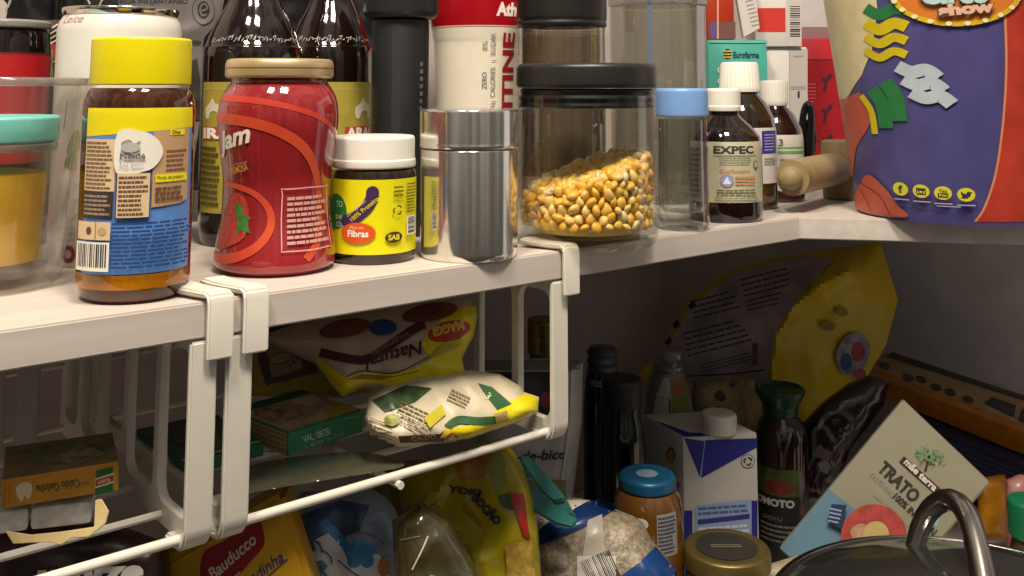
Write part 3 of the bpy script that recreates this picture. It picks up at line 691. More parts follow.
a = Art(Plane(746, 10, 1.218).fn); a.micro(740, -20, 750, 30, 12, ink('#9a918c'), rot=-14, fill=.35); a.done('print', o)

# red pack and scissors
c = Carton(793, 0, 858, 0, ZS, .05, 38, y=1.36)
t = carton('party_pack', 'red pack with dark propeller shapes behind the wooden mallet', 'pack', c, mat('#ae1420', .4, var=.05))
a = Art(c.front().fn); a.rect(793.5, 59, 857, 61, ink('#5f0c14')); a.rect(793.5, 61, 857, 205, mat('#98121c', .4, var=.1)); dk = ink('#3a1020')
for k, y0 in enumerate((78, 109, 139)):
    a.stroke([(822, y0), (826, y0+3), (831, y0-4)], 4, dk, k=2); a.stroke([(826, y0+3), (824, y0+14)], 3, dk, k=2)
a.micro(808, 83, 816, 104, 6, ink('#c05a58'), fill=.3); a.rect(793.5, 107, 804, 124, ink('#cbb9b2')); a.done('print', t)
c = Carton(800, 0, 850, 0, ZS, .03, -30, y=1.42)
t = carton('storage_box', 'pale grey box with a mauve band behind the red pack', 'box', c, mat('#b3adad', .55, var=.03)); a = Art(c.front().fn); a.rect(800.5, 27, 849, 39, ink('#86686e')); a.done('print', t)
pl = Plane(807, 140, 1.20, (-.7, -1, 0))
zt = [pl.P(*q) for q in ((806, 168), (803, 150), (802, 130), (804, 112), (808, 104), (811, 112), (811, 135), (810, 155), (808, 168))]
t = thing('scissors', 'black-handled scissors standing upright behind the wooden mallet handle', 'scissors', pl.P(808, 194))
obj('handle', tube(smoothpts(zt, 4), .0042, 10), BLK, t)
zt2 = [pl.P(*q)+Vector((0, .012, 0)) for q in ((809, 168), (815, 152), (817, 140), (815, 128), (810, 122), (808, 134), (808, 150), (808, 168))]
obj('handle', tube(smoothpts(zt2, 4), .0035, 10), BLK, t)
obj('blade', box(pl.P(806, 190), pl.P(811, 190)-pl.P(806, 190), Vector((0, .003, 0)), pl.P(807, 165)-pl.P(806, 190), .0004), STEEL, t)

# wooden mallet
hc = Vector((.370, 1.135, ZS)); hz = zrow(1.10, 142)-ZS
t = thing('wooden_mallet', 'pale wooden mallet with its thick handle pointing forward, beside the bucket', 'mallet', hc)
WOOD = mat('#94805a', .6, var=.12, scale=40, stretch=(8, 1, 1, .8), bump=.1)
obj('head', lathe(rounded([(0, ZS), (.022, ZS), (.0235, ZS+hz*.5), (.022, ZS+hz), (0, ZS+hz)], .002), hc), WOOD, t)
e = at(791, 178, 1.0); h0 = Vector((hc.x, hc.y, e.z)); dv = (e-h0); Lh = dv.length; dv.normalize()
q = [(-.014, .015), (0, .0165), (.02, .017), (.06, .0175), (Lh-.012, .0178), (Lh-.004, .017), (Lh-.0035, .011), (Lh+.002, .0115), (Lh+.009, .0105), (Lh+.013, .007), (Lh+.0145, .003)]
obj('handle', tube([h0+dv*(.02+(Lh-.02)*0+p) if False else h0+dv*max(p, .019+i*.0001) for i, (p, r) in enumerate(q)], [r for p, r in q], 28), WOOD, t)

# popcorn bucket
R = Round(953, 90, ZS, vb=225)
t = thing('popcorn_bucket', 'large tapered party bucket in purple, red and orange on right shelf', 'bucket', R.base)
R.body = R.p([(89, 'B'), (90.5, 219), (120, -45)]); PUR = mat('#55508a', .3, var=.08, scale=30)
obj('bucket_wall', lathe([(0, ZS)] + R.body + R.p([(118, -45), (89, 214), (0, 215)]), R.c, 96), PUR, t)
obj('rim', lathe(rounded(R.p([(118.5, -42), (122, -42), (122, -50), (118.5, -50), (118.5, -42)]), .001), R.c, 96), mat('#b34a2c', .35), t)
A = R.A
a = R.art(7); RED = mat('#b8402e', .35, var=.15, scale=25, grain='#a52f28'); COR = mat('#c05a44', .4, var=.08, scale=30); CRM = mat('#d8cba0', .45, var=.05)
a.poly([(A(975, 221), 221), (A(985, 205), 205), (A(996, 170), 170), (A(1003, 120), 120), (A(1006, 70), 70), (A(1005, 20), 20), (A(1002, -40), -40), (A(1002, -40)+190, -40), (A(1002, -40)+190, 221)], RED)
a.stroke([(A(975, 221), 221), (A(985, 205), 205), (A(996, 170), 170), (A(1003, 120), 120), (A(1006, 70), 70), (A(1005, 20), 20), (A(1002, -40), -40)], 2, ink('#d88a5e'))
a.poly([(A(852, -40)-60, -40), (A(872, -40), -40), (A(878, 10), 10), (A(872, 50), 50), (A(862, 75), 75), (A(850, 95), 95), (A(842, 110), 110), (A(842, 110)-60, 110)], CRM)
a.poly([(A(842, 100)-60, 100), (A(846, 100), 100), (A(860, 92), 92), (A(872, 122), 122), (A(866, 135), 135), (A(857, 152), 152), (A(854, 185), 185), (A(854, 190)-60, 190)], COR)
# plain colour patches
GRN, YEL = mat('#2c7a45', .4, var=.08), mat('#d0bb18', .4, var=.05)
def ribbon(pts, w, m): a.stroke([(A(x, y), y) for x, y in pts], w, m, k=8)
PAL = mat('#b9c6cf', .4, var=.05)
for dy, m, w in ((0, GRN, 11), (15, YEL, 11), (29, YEL, 9), (43, YEL, 8)): ribbon([(866, 6+dy), (880, 14+dy), (894, 8+dy), (907, 12+dy)], w, m)
for dx, m, w in ((0, YEL, 7), (11, GRN, 14), (24, GRN, 14)): ribbon([(862+dx, 96-dx*.6), (872+dx, 112-dx*.6), (876+dx, 136-dx*.6)], w, m)
for dy, x0 in ((0, 898), (13, 904), (26, 912)): ribbon([(x0, 66+dy), (x0+14, 72+dy), (x0+28, 70+dy), (x0+40, 78+dy)], 12, PAL)
a.poly([(A(859, 220)-12, 220), (A(860, 195), 196), (A(870, 180), 180), (A(886, 192), 192), (A(898, 208), 208), (A(905, 221), 221)], COR, 4); a.stroke([(A(862, 190), 190), (A(880, 200), 200), (A(892, 221), 220)], 1, ink('#5a1f2a')); a.stroke([(A(862, 198), 198), (A(868, 208), 208), (A(873, 220), 220)], 1, ink('#5a1f2a'))
c0 = A(957, 0); a.ell(c0, -8, 46, 36, ink('#d8b21c')); a.ell(c0, -8, 41.5, 31, ink('#d87a28'))
for k in range(22):
    an = 2*PI*k/22; a.ell(c0+43.7*math.cos(an), -8+33.5*math.sin(an), 2.2, 2.2, ink('#f0e6b0'), n=12)
a.text('Circo', c0-25, 7.5, 46, 24, ink('#3c3a3c'), bold=.09); a.text('Circo', c0-24, 6.5, 44, 22, ink('#b9d4cf'), bold=.06); a.text('show', c0-13, 19.5, 38, 13, ink('#5a3a2c'), rot=-6, bold=.09); a.text('show', c0-12, 18.5, 36, 11.5, ink('#e2b49a'), rot=-6, bold=.06)
dkp = ink('#33304a')
for px, k in ((903.5, 0), (923, 1), (943.5, 2), (965, 3)):
    u = A(px, 192); v = 191+k*.7; a.ell(u, v, 6.8, 6.8, ink('#d8cf2a')); a.rect(u-7, v+10, u+7, v+11.2, ink('#a9a6c0'))
    if k == 0: a.text('f', u-1.8, v+4, 3.8, 8, dkp, bold=.05)
    if k == 1: a.rect(u-3.8, v-3, u+3.8, v+3.6, dkp); a.rect(u-2.9, v-.5, u+2.9, v+2.7, ink('#d8cf2a')); a.ell(u, v+.7, 2.1, 2.1, dkp); a.ell(u, v+.7, 1.2, 1.2, ink('#d8cf2a'))
    if k == 2: a.text('You', u-3, v-.8, 6, 3, dkp, bold=.02); a.rect(u-4, v, u+4, v+4.2, dkp); a.text('Tube', u-3.3, v+3.4, 6.6, 2.6, ink('#d8cf2a'), bold=.02)
    if k == 3: a.poly([(u-4, v-3.2), (u-2, v-1.2), (u, v-.6), (u+.6, v-2.6), (u+2.2, v-3.2), (u+3.2, v-2.6), (u+4.6, v-2.8), (u+3.6, v-1.4), (u+3, v+1), (u+1, v+3.2), (u-1.6, v+3.8), (u-4.4, v+3), (u-2.4, v+2), (u-3.6, v+.8), (u-2.8, v+.6), (u-4, v-1)], dkp)
a.rect(A(938, 205), 205, A(960, 205), 206, ink('#a9a6c0')); a.done('print', t)
# ================================================================== UNDERSHELF BASKETS
def s_at(px, d):
    t = (px-CX)/F; a = Vector((C0.x, C0.y, 0))+nL*d
    return (t*a.y-a.x)/(eL.x-t*eL.y)
ZB = .262; ZT = ZS-.0222
def rrect(x0, y0, x1, y1, r, k=4):
    out = []
    for cx, cy, a in ((x1-r, y1-r, 0), (x0+r, y1-r, 90), (x0+r, y0+r, 180), (x1-r, y0+r, 270)):
        for i in range(k+1): an = math.radians(a+90*i/k); out.append((cx+r*math.cos(an), cy+r*math.sin(an)))
    return out
def end_frame(s0, bars, d1, th):
    """moulded end panel with rounded openings, in the plane at right angles to the shelf front"""
    c = bpy.data.curves.new('t', 'CURVE'); c.dimensions = '2D'; c.fill_mode = 'BOTH'; c.extrude = th/2-.0008; c.bevel_depth = .0008; c.bevel_resolution = 1
    loops = [rrect(.001, ZB, d1, ZT, .01)]; e = [.004]+bars+[d1-.004]; w = .0035
    for a, b in zip(e, e[1:]): loops.append(rrect(a+w, ZB+.012, b-w, ZT-.008, .011))
    for L in loops:
        sp = c.splines.new('POLY'); sp.points.add(len(L)-1); sp.use_cyclic_u = True
        for p, (x, y) in zip(sp.points, L): p.co = (x, y, 0, 1)
    o = bpy.data.objects.new('t', c); me = bpy.data.meshes.new_from_object(o); b = bmesh.new(); b.from_mesh(me)
    bpy.data.objects.remove(o); bpy.data.curves.remove(c); bpy.data.meshes.remove(me)
    for v in b.verts: v.co = S(s0+v.co.z, v.co.x, v.co.y)
    return b
def strip(path, s0, s1, th, bm=None, bev=.0013, skew=0):
    """flat plastic strap: a path in (d, z), th thick, from s0 to s1"""
    P = [Vector((x, y)) for x, y in path]; n = len(P); A, B = [], []
    for i, p in enumerate(P):
        t = (P[min(i+1, n-1)]-P[max(i-1, 0)]).normalized(); q = Vector((-t.y, t.x))*th/2; A.append(p+q); B.append(p-q)
    L = A+B[::-1]; b = bmesh.new(); sk = lambda p: skew*max(0, p.x)
    f = [b.verts.new(S(s0+sk(p), p.x, p.y)) for p in L]; g = [b.verts.new(S(s1+sk(p), p.x, p.y)) for p in L]; m = len(L)
    b.faces.new(f); b.faces.new(g[::-1])
    for i in range(m): b.faces.new((f[i], g[i], g[(i+1) % m], f[(i+1) % m]))
    bmesh.ops.recalc_face_normals(b, faces=b.faces)
    bmesh.ops.bevel(b, geom=[e for e in b.edges if e.calc_face_angle(0) > .6], offset=bev, segments=2, affect='EDGES')
    if bm is None: return b
    me = bpy.data.meshes.new('t'); b.to_mesh(me); b.free(); bm.from_mesh(me); bpy.data.meshes.remove(me); return bm
def arc(cx, cy, r, a0, a1, k=5): return [(cx+r*math.cos(math.radians(a0+(a1-a0)*i/k)), cy+r*math.sin(math.radians(a0+(a1-a0)*i/k))) for i in range(k+1)]
BW = mat('#ddd8cc', .35, var=.02)
def basket(lab, sl, sr, bl, br, cross, w=.0165):
    t = thing('wire_basket', lab, 'basket', S((sl+sr)/2, .13, ZB), 'white hanging under-shelf baskets')
    for s0, bars, side in ((sl, bl, 0), (sr, br, 1)):
        a, b = (s0, s0+w) if side == 0 else (s0-w, s0)
        obj('end_frame', end_frame((a+b)/2, bars, .26, .006), BW, t)
        obj('leg', strip([(.0015, ZT)]+arc(.0135, ZB+.012, .012, 180, 270)+[(.03, ZB)], a, b, .0045), BW, t)
        obj('hook', strip([(-.0045, ZS-.033)]+arc(.0015, ZS-.0005, .0045, 180, 90)[0:0]+[(-.0045, ZS-.001), (-.0035, ZS+.0025), (-.001, ZS+.0035), (.012, ZS+.0036), (.024, ZS+.0042), (.034, ZS+.0055)], a+.0075, b+.0073, .0042, skew=-.35), BW, t)
    z0 = ZB+.005
    fr = obj('front_rod', tube([S(sl+.004, .009, z0), S(sr-.004, .009, z0)], .0029, 12), BW, t)
    for d in (.05, .10, .15, .20, .25): obj('floor_rod', tube([S(sl+.004, d, z0), S(sr-.004, d, z0)], .0024, 8), BW, t)
    for s in cross: obj('cross_rod', tube([S(s, .0035, z0-.0048), S(s, .25, z0-.0048), S(s, .256, z0), S(s, .257, z0+.08)], [.0026, .0026, .0026, .0024], 8), BW, t)
    for z in (ZB+.05, ZB+.085): obj('back_rod', tube([S(sl+.004, .255, z), S(sr-.004, .255, z)], .0022, 8), BW, t)
    return t
sA, sB0, sB1 = s_at(227, 0), s_at(236, 0), s_at(566.5, 0)
BA = basket('white plastic-coated basket hanging left of the double hooks, holding stock cube boxes', sA-.46, sA, [.05, .10, .15, .20], [.062, .118, .17, .215], [sA-.2])
basket('white basket hooked under the middle of the shelf, holding seasoning packs', sB0, sB1, [.06, .12, .18], [.05, .10, .16, .21], [s_at(409, 0)])
for k, (px0, px1) in enumerate(((-4, 24), (34, 57))):
    s0, s1 = s_at(px0, .19), s_at(px1, .19)
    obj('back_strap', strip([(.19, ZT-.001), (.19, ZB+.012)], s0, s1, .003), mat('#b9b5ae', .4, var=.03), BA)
# --- in the left basket
ZF = ZB+.0085
c = Carton(1, 509, 118.5, 490, ZF+.0185, .058, 480)
t = thing('stock_cube_box', 'orange-yellow stock cube box lying upside down in the left basket', 'box', c.base())
obj('carton', c.mesh(.0012), mat('#7a6a48', .6, var=.2, scale=60), t)
fp = c.front(); a = Art(fp.fn)
a.poly([(1.5, 480), (118, 461), (118.3, 489.5), (1.5, 508.5)], mat('#cf8f2c', .5, var=.04)); a.text('Caldo Galinha', 37, 494, 44, 9, ink('#4f5a1c'), rot=-9, flip=True, bold=.03); a.text('Sabor', 78, 486.5, 12, 4, ink('#6f6a20'), rot=-9, flip=True, bold=0)
a.poly([(17, 486), (24, 482), (31, 483), (32, 492), (28, 499), (25, 495), (22, 501), (18, 497), (16, 491)], ink('#e4d2a8'), 3)
a.poly([(96, 470), (113, 466), (113, 491.5), (95, 494.5)], ink('#2c6b32')); a.poly([(95, 478), (114, 472), (114, 482), (95, 488)], ink('#e0d6c0')); a.poly([(95.5, 479.5), (113.5, 474), (113.5, 480.5), (95.5, 486)], ink('#b03a28')); a.text('Knorr', 98, 485, 13, 4.6, ink('#e8c9b0'), rot=-16, flip=True, bold=.03)
a.rect(4, 481, 5, 507, ink('#a86a1c')); a.rect(9, 482, 10, 505, ink('#a86a1c')); a.done('front_print', t)
a = Art(c.top_uv()); a.poly([(.1, .2), (.6, .1), (.95, .5), (.4, .8)], mat('#6a6a4c', .6, var=.3, scale=120)); a.poly([(.4, .6), (.7, .3), (.9, .7), (.6, .9)], mat('#8a8266', .6, var=.3, scale=150)); a.done('top_print', t)
pl = Plane(50, 533, .572, (0, -1, .25))
o = obj('torn_carton', slab([(5, 531), (13, 544), (50, 542), (61, 545), (72, 538), (89, 537), (105, 524), (108.5, 512), (101, 499), (95, 500), (94, 527), (60, 532), (30, 535)], pl, .0015, .0003), mat('#c8b27e', .7, var=.12, scale=80), base=pl.P(50, 540)); tag(o, 'torn cream cardboard flap under the silver-wrapped stock cubes', 'carton')
FOIL = mat('#f0eae0', .35, 0, var=.15, scale=120, bump=.8)
for k, (ul, vl, ur, vr, tp, lab) in enumerate(((30, 531, 91, 524, 508, 'silver foil-wrapped long stock cube, right one under the orange-yellow box'), (-6, 536, 27.5, 531, 513, 'silver foil-wrapped stock cube at the left frame edge under the orange-yellow box'))):
    c = Carton(ul, vl, ur, vr, ZF, .03, tp); o = obj('stock_cube', c.mesh(.002), FOIL, base=c.base()); tag(o, lab, 'stock cube', 'foil-wrapped stock cubes')

# --- in the middle basket
pl = Plane(300, 470, 1, (0, 0, 1), Vector((0, 0, ZF+.0005)))
B = Bag([(240, 492), (300, 484), (370, 473), (404, 466), (392, 458), (360, 452), (300, 456), (245, 468)], pl, .003, soft=12, wr=.002, fq=60, seed=4, back=.05)
o = obj('plastic_film', B.mesh(6), clear('#c9c8bc', .16, .6, .15, '#7d7c6a', .30), base=B.base()); tag(o, 'crinkled clear plastic film lying flat in front of the green dated box', 'film')
c = Carton(288, 457, 363, 432, ZF+.0005, .075, 433)
t = thing('green_box', 'flat green box with a white printed date on its side, in the basket', 'box', c.base())
obj('carton', c.mesh(.001), mat('#1f7a52', .45, var=.05), t)
a = Art(c.front().fn); a.text('VAL: 08/20', 304, 443, 28, 7, ink('#d0d8cc'), rot=-19, bold=0); a.text('L: 480204  20  17:20', 306, 448.5, 40, 3.6, ink('#a4b8a4'), rot=-19, bold=0); a.micro(344, 418, 360, 420, 1, ink('#7f9c84'), rot=-12); a.done('date_print', t)
a = Art(c.left_uv()); a.rect(.02, .04, .98, .96, ink('#b39a70'))
for k in range(4): a.rect(.03, .15+k*.2, .97, .19+k*.2, ink('#6f5c3c'))
a.done('end_print', t); a = Art(c.top_uv()); a.rect(.02, .02, .98, .98, mat('#b8a586', .5, var=.2, scale=90)); a.ell(.3, .5, .24, .3, mat('#5a2a22', .5, var=.4, scale=160, grain='#c0a890')); a.poly([(.5, .98), (.98, .6), (.98, .98)], ink('#a59238')); a.rect(.02, .02, .98, .2, ink('#1f6a48')); a.poly([(.6, .25), (.95, .25), (.9, .5), (.65, .5)], ink('#d8ccb0')); a.done('top_print', t)
c = Carton(182, 477, 264, 456, ZF+.0005, .085, 463)
t = thing('green_box', 'green flat box partly hidden behind the white basket legs', 'box', c.base())
obj('carton', c.mesh(.001), mat('#1c5c42', .45, var=.08), t)
a = Art(c.top_uv()); a.rect(.2, .1, .8, .9, mat('#5a5a50', .5, var=.35, scale=70)); a.rect(.02, .93, .98, .98, ink('#a0b0a6')); a.done('top_print', t)
# pack with yellow ends, lying at the front right
pl = Plane(450, 415, .745, (.39, -.48, .8))
B = Bag([(364, 420), (368, 398), (384, 388), (420, 378), (470, 370), (500, 374), (520, 386), (524, 392), (539, 397), (538, 412), (524, 420), (500, 428), (470, 438), (440, 443), (400, 446), (372, 434)], pl, .02, soft=18, wr=.004, fq=50, sm=0, seed=11, back=.3)
t = thing('seasoning_pack', 'plump white and green pack with bright yellow end seal, lying at the basket front', 'pack', B.base(), 'seasoning packs in the middle basket')
obj('pouch', B.mesh(5), mat('#c8bca2', .4, var=.05), t)
a = B.art(5); yl = mat('#dccc18', .35, var=.04); gn = ink('#2f5a34')
a.poly([(508, 402), (526, 393), (538, 398), (537, 411), (524, 419), (500, 427), (470, 437), (436, 442), (446, 428), (480, 424), (498, 410)], yl)
a.poly([(372, 400), (405, 385), (432, 388), (415, 402), (385, 412)], mat('#3a5030', .4, var=.3, scale=120)); a.poly([(478, 383), (492, 387), (512, 404), (498, 410), (488, 398)], gn); a.text('3', 484, 398, 4, 8, ink('#c9c4a8'), rot=40)
a.stroke([(447, 428), (458, 420), (478, 421), (496, 420)], 8, gn); a.poly([(398, 436), (440, 434), (452, 424), (444, 442), (400, 443)], ink('#4a2820')); a.text('CALDO', 412, 441, 24, 4, ink('#b7a06a'), rot=-6, bold=0)
a.poly([(440, 438), (446, 428), (462, 433), (472, 432), (468, 438)], ink('#d3bc20')); a.stroke([(446, 440), (452, 434), (458, 438)], 3, ink('#b8502a'))
a.micro(402, 400, 440, 424, 6, ink('#6d6648'), rot=25, fill=.35); a.micro(452, 388, 474, 402, 4, ink('#7d775e'), rot=25, fill=.4); a.poly([(424, 418), (442, 404), (446, 414), (430, 428)], ink('#b8ad2c')); a.ell(392, 420, 8, 6, mat('#8d8c3a', .5, var=.4, scale=200))
for k in range(5): a.stroke([(370, 418+k*4), (392, 426+k*3.4)], 1, ink('#77663e'), k=2)
a.micro(494, 414, 508, 424, 5, ink('#8d6a78'), rot=-18); a.done('print', t)
# large upside-down pack on top
pl = Plane(400, 345, .80, (.02, -.8, .6))
out = [(258, 337), (300, 322), (380, 305), (440, 294), (470, 300), (478, 315), (474, 335), (462, 358), (465, 372), (448, 386), (432, 388), (416, 395), (380, 385), (362, 386), (342, 397), (328, 380), (314, 363), (285, 350)]
B = Bag(out, pl, .026, soft=40, wr=.004, fq=32, sm=0, seed=21)
t = thing('seasoning_pack', 'upside-down beige and yellow pack with red oval emblem, uppermost in the basket', 'pack', B.base(), 'seasoning packs in the middle basket')
obj('pouch', B.mesh(6), mat('#c4ae9c', .38, var=.08), t)
a = B.art(5)
a.poly([(430, 330), (446, 316), (476, 303), (477, 318), (473, 335), (462, 357), (464, 371), (447, 385), (432, 387), (416, 394), (380, 384), (362, 385), (342, 396), (328, 379), (316, 362), (318, 356), (332, 368), (345, 378), (362, 372), (395, 374), (420, 366), (432, 358), (420, 345)], yl)
a.poly([(345, 380), (362, 374), (395, 376), (420, 370), (418, 372), (380, 380), (362, 379)], ink('#8f7d18')); a.stroke([(346, 377), (362, 371), (395, 373), (430, 356)], 1.2, ink('#5a2818'))
a.ell(449, 331, 22, 10, mat('#b0301c', .4, var=.04), -14); a.text('MAGGI', 434, 337, 32, 10, ink('#e0b850'), rot=-14, flip=True, bold=.06)
a.stroke([(320, 352), (335, 356), (362, 360), (380, 352), (412, 330), (425, 324)], 9, ink('#4a1c1e'), k=5); a.text('vitaminas', 372, 357, 44, 6, ink('#9a8478'), rot=-28, flip=True, bold=0)
a.text('Natural', 366, 371, 62, 13, ink('#3a2224'), rot=-17, flip=True, bold=.02, shear=.3); a.ell(383, 327, 14, 8, mat('#2a4a80', .45, var=.1)); a.ell(345, 328, 26, 9, mat('#8a4a38', .45, var=.2, scale=40), -10); a.ell(430, 312, 28, 9, mat('#7d4034', .45, var=.25, scale=50), -10)
for k in range(5): a.stroke([(424+k*3, 361-k*3), (445, 352-k*2.4), (462, 345-k*2.6)], .8, ink('#8c7c14'), k=3)
a.done('print', t)
pl = Plane(290, 365, .84, (0, -1, .3))
B = Bag([(248, 320), (330, 320), (360, 360), (372, 392), (340, 398), (250, 396)], pl, .014, soft=22, wr=.003, fq=40, sm=0, seed=31)
t = thing('seasoning_pack', 'olive and brown pack standing at the back beside the white basket legs', 'pack', B.base(), 'seasoning packs in the middle basket')
obj('pouch', B.mesh(7), mat('#96801e', .4, var=.08), t)
a = B.art(6); a.poly([(252, 322), (320, 322), (318, 372), (266, 386), (258, 360)], ink('#4a362e')); a.poly([(265, 340), (296, 330), (302, 368), (272, 378)], ink('#8f7a5a')); a.ell(281, 366-8, 13, 6, ink('#6a4a1c'), -12); a.ell(281, 358, 11, 4.6, ink('#a08a50'), -12); a.poly([(270, 384), (320, 374), (360, 388), (350, 396), (270, 394)], ink('#8f8418')); a.done('print', t)

# ================================================================== LOWER SHELF
def soft_pack(name, lab, cat, out, pl, T, m, step=7, group=None, part='pouch', **k):
    B = Bag(out, pl, T, **k); t = thing(name, lab, cat, B.base(), group); obj(part, B.mesh(step), m, t); return B, t
# dark cocoa pack with brushed lettering, bottom left
B, t = soft_pack('food_pack', 'dark brown pack with white brushed lettering at the bottom left below the basket', 'pack', [(-40, 520), (60, 520), (120, 528), (165, 545), (175, 640), (160, 800), (-40, 800)], Plane(60, 560, .66, (0, -1, .2)), .03, mat('#2a1c16', .4, var=.15), sm=0, soft=30, seed=41)
a = B.art(7); a.poly([(-20, 535), (40, 525), (75, 524), (60, 548), (20, 560), (-20, 570)], ink('#4a1626')); a.text('umize', 36, 590, 108, 26, ink('#d8d4cc'), rot=-3, bold=.05, shear=.2); a.done('print', t)
# yellow wafer box
pl = Plane(280, 520, .70, (.12, -1, .12))
b = slab([(79, 609), (283, 492), (366, 745), (162, 862)], pl, .04, .004)
t = thing('biscuit_box', 'yellow biscuit box with a dark red emblem tilted under the basket legs', 'box', pl.P(230, 800)); obj('carton', b, mat('#b88a10', .45, var=.05), t)
a = Art(pl.fn); a.poly([(202, 556), (225, 540), (257, 522), (263, 530), (264, 545), (250, 562), (225, 590), (204, 600)], mat('#86101c', .4, var=.04), 4); a.text('Bauducco', 213, 581, 60, 12, ink('#c9b9a8'), rot=-41, bold=.02, shear=.35); a.stroke([(222, 588), (240, 572)], 1.4, ink('#c9b9a8'), k=2)
a.text('adinha', 253, 583, 40, 11, ink('#2f3c5c'), rot=-36, bold=.01, shear=.35); a.stroke([(250, 590), (270, 574), (288, 558)], 1.3, ink('#2f3c5c'), k=3); a.done('print', t)
# blue and white pack
B, t = soft_pack('tissue_pack', 'blue and white flower-patterned soft pack right of the yellow biscuit box', 'pack', [(292, 505), (330, 490), (372, 490), (396, 512), (402, 560), (400, 700), (385, 770), (300, 770), (296, 620)], Plane(350, 540, .79, (0, -1, .25)), .03, mat('#8a96aa', .35, var=.12, scale=40), sm=3, soft=35, wr=.006, fq=45, seed=51)
a = B.art(7); bl, b2, wt = mat('#3a80ba', .4, var=.1), ink('#46648c'), ink('#d8dade')
a.poly([(300, 515), (340, 500), (370, 505), (360, 530), (330, 545), (300, 540)], mat('#4a5f86', .35, var=.3, scale=60)); a.poly([(305, 545), (330, 532), (350, 548), (380, 555), (396, 590), (300, 620)], wt)
a.stroke([(322, 520), (345, 545), (352, 560)], 9, bl, k=4)
for dx, dy in ((0, -8), (9, -3), (7, 8), (-6, 8), (-9, -2), (0, 0)): a.ell(360+dx, 553+dy, 7, 7, bl, n=14)
for x, y in ((312, 545), (322, 556), (318, 575)): a.stroke([(x, y-6), (x+8, y), (x+10, y+8)], 1.4, b2, k=3)
a.poly([(305, 548), (312, 538), (316, 550), (309, 555)], ink('#2f7f8c')); a.poly([(302, 566), (322, 560), (328, 566), (318, 578), (302, 578)], ink('#4d8aa4')); a.ell(384, 567, 6, 10, ink('#a8763a')); a.stroke([(352, 530), (372, 535), (385, 545)], 1.5, b2); a.stroke([(360, 520), (380, 526), (392, 545)], 1.5, ink('#6c84ac')); a.stroke([(338, 560), (352, 572), (366, 580)], 1.5, b2); a.done('print', t)
# clear pack between
B, t = soft_pack('clear_packet', 'crumpled clear packet of dark olive contents between flower pack and yellow pack', 'packet', [(392, 520), (420, 500), (450, 520), (480, 575), (470, 740), (400, 740)], Plane(430, 540, .735, (0, -1, .3)), .02, mat('#4a4426', .18, var=.35, scale=18, coat=.5), sm=0, soft=25, wr=.005, fq=40, seed=61)
a = B.art(7); a.stroke([(412, 570), (422, 550), (428, 536)], 1.6, ink('#b0ac98'), k=3); a.stroke([(400, 540), (420, 536)], .8, ink('#8a8670'), k=2); a.stroke([(430, 575), (452, 582)], 1, ink('#8a8670'), k=2); a.done('print', t)
# yellow cornmeal pack
B, t = soft_pack('cornmeal_pack', 'yellow pack with black slanted lettering and a red and green corner under the basket', 'pack', [(398, 480), (450, 455), (498, 440), (520, 462), (534, 505), (540, 560), (540, 705), (440, 705), (430, 610)], Plane(470, 520, .82, (0, -1, .2)), .02, mat('#94860a', .28, var=.10, scale=20), sm=3, soft=30, wr=.006, fq=34, seed=71)
a = B.art(7); a.poly([(452, 462), (470, 452), (492, 444), (494, 470), (478, 480), (462, 480)], mat('#96641a', .35, var=.2, scale=40)); a.poly([(494, 445), (505, 458), (508, 488), (496, 494), (490, 470)], ink('#6f7a20'))
a.text('YOKI', 447, 492, 34, 7, iK, rot=8, bold=.06); a.text('BOCÃO', 470, 499, 38, 11, iK, rot=46, bold=.07); a.micro(464, 503, 494, 509, 2, ink('#4d4410'), rot=46, fill=.4)
a.poly([(509, 493), (524, 493), (530, 540), (523, 535)], mat('#9c2010', .4, var=.05)); a.poly([(498, 496), (510, 493), (514, 510), (504, 508)], ink('#2a4020')); a.micro(412, 512, 440, 530, 5, ink('#3f380c'), rot=-22, fill=.35); a.micro(436, 520, 470, 548, 7, ink('#5c5210'), rot=25, fill=.3)
a.poly([(505, 545), (532, 540), (536, 590), (508, 600)], mat('#b0903c', .5, var=.2, scale=200)); a.poly([(430, 540), (470, 545), (480, 600), (440, 610)], ink('#6a5a24')); a.done('print', t)
B2, t2 = soft_pack('cornmeal_pack', 'dim olive yellow pack behind, between flower-patterned pack and lettered yellow pack', 'pack', [(372, 470), (410, 460), (440, 458), (446, 500), (440, 660), (380, 660)], Plane(410, 500, .90, (0, -1, .2)), .02, mat('#6d6010', .35, var=.2, scale=20), sm=0, soft=25, seed=77)
# chickpea pouch
B, t = soft_pack('chickpea_pouch', 'grey-white stand-up pouch with black script behind the basket end', 'pouch', [(478, 362), (560, 358), (583, 362), (582, 420), (575, 480), (560, 608), (485, 608)], Plane(535, 420, .99, (0, -1, .05)), .03, mat('#aaa7a4', .38, var=.08), sm=0, soft=25, seed=81)
a = B.art(7); a.rect(482, 372, 560, 420, mat('#20221c', .4, var=.3, scale=50)); a.rect(480, 360, 580, 370, ink('#6f6c69')); a.text('grão-de-bico', 488, 466, 79, 13, iK, rot=-3, bold=.02, shear=.3); a.ell(528, 473, 9, 4, ink('#2c6a50')); a.rect(490, 480, 566, 500, ink('#77764a')); a.ell(545, 400, 5, 8, ink('#7a2a2a')); a.stroke([(572, 372), (570, 420), (562, 480)], 2, ink('#b5b2ae'), k=3); a.done('print', t)
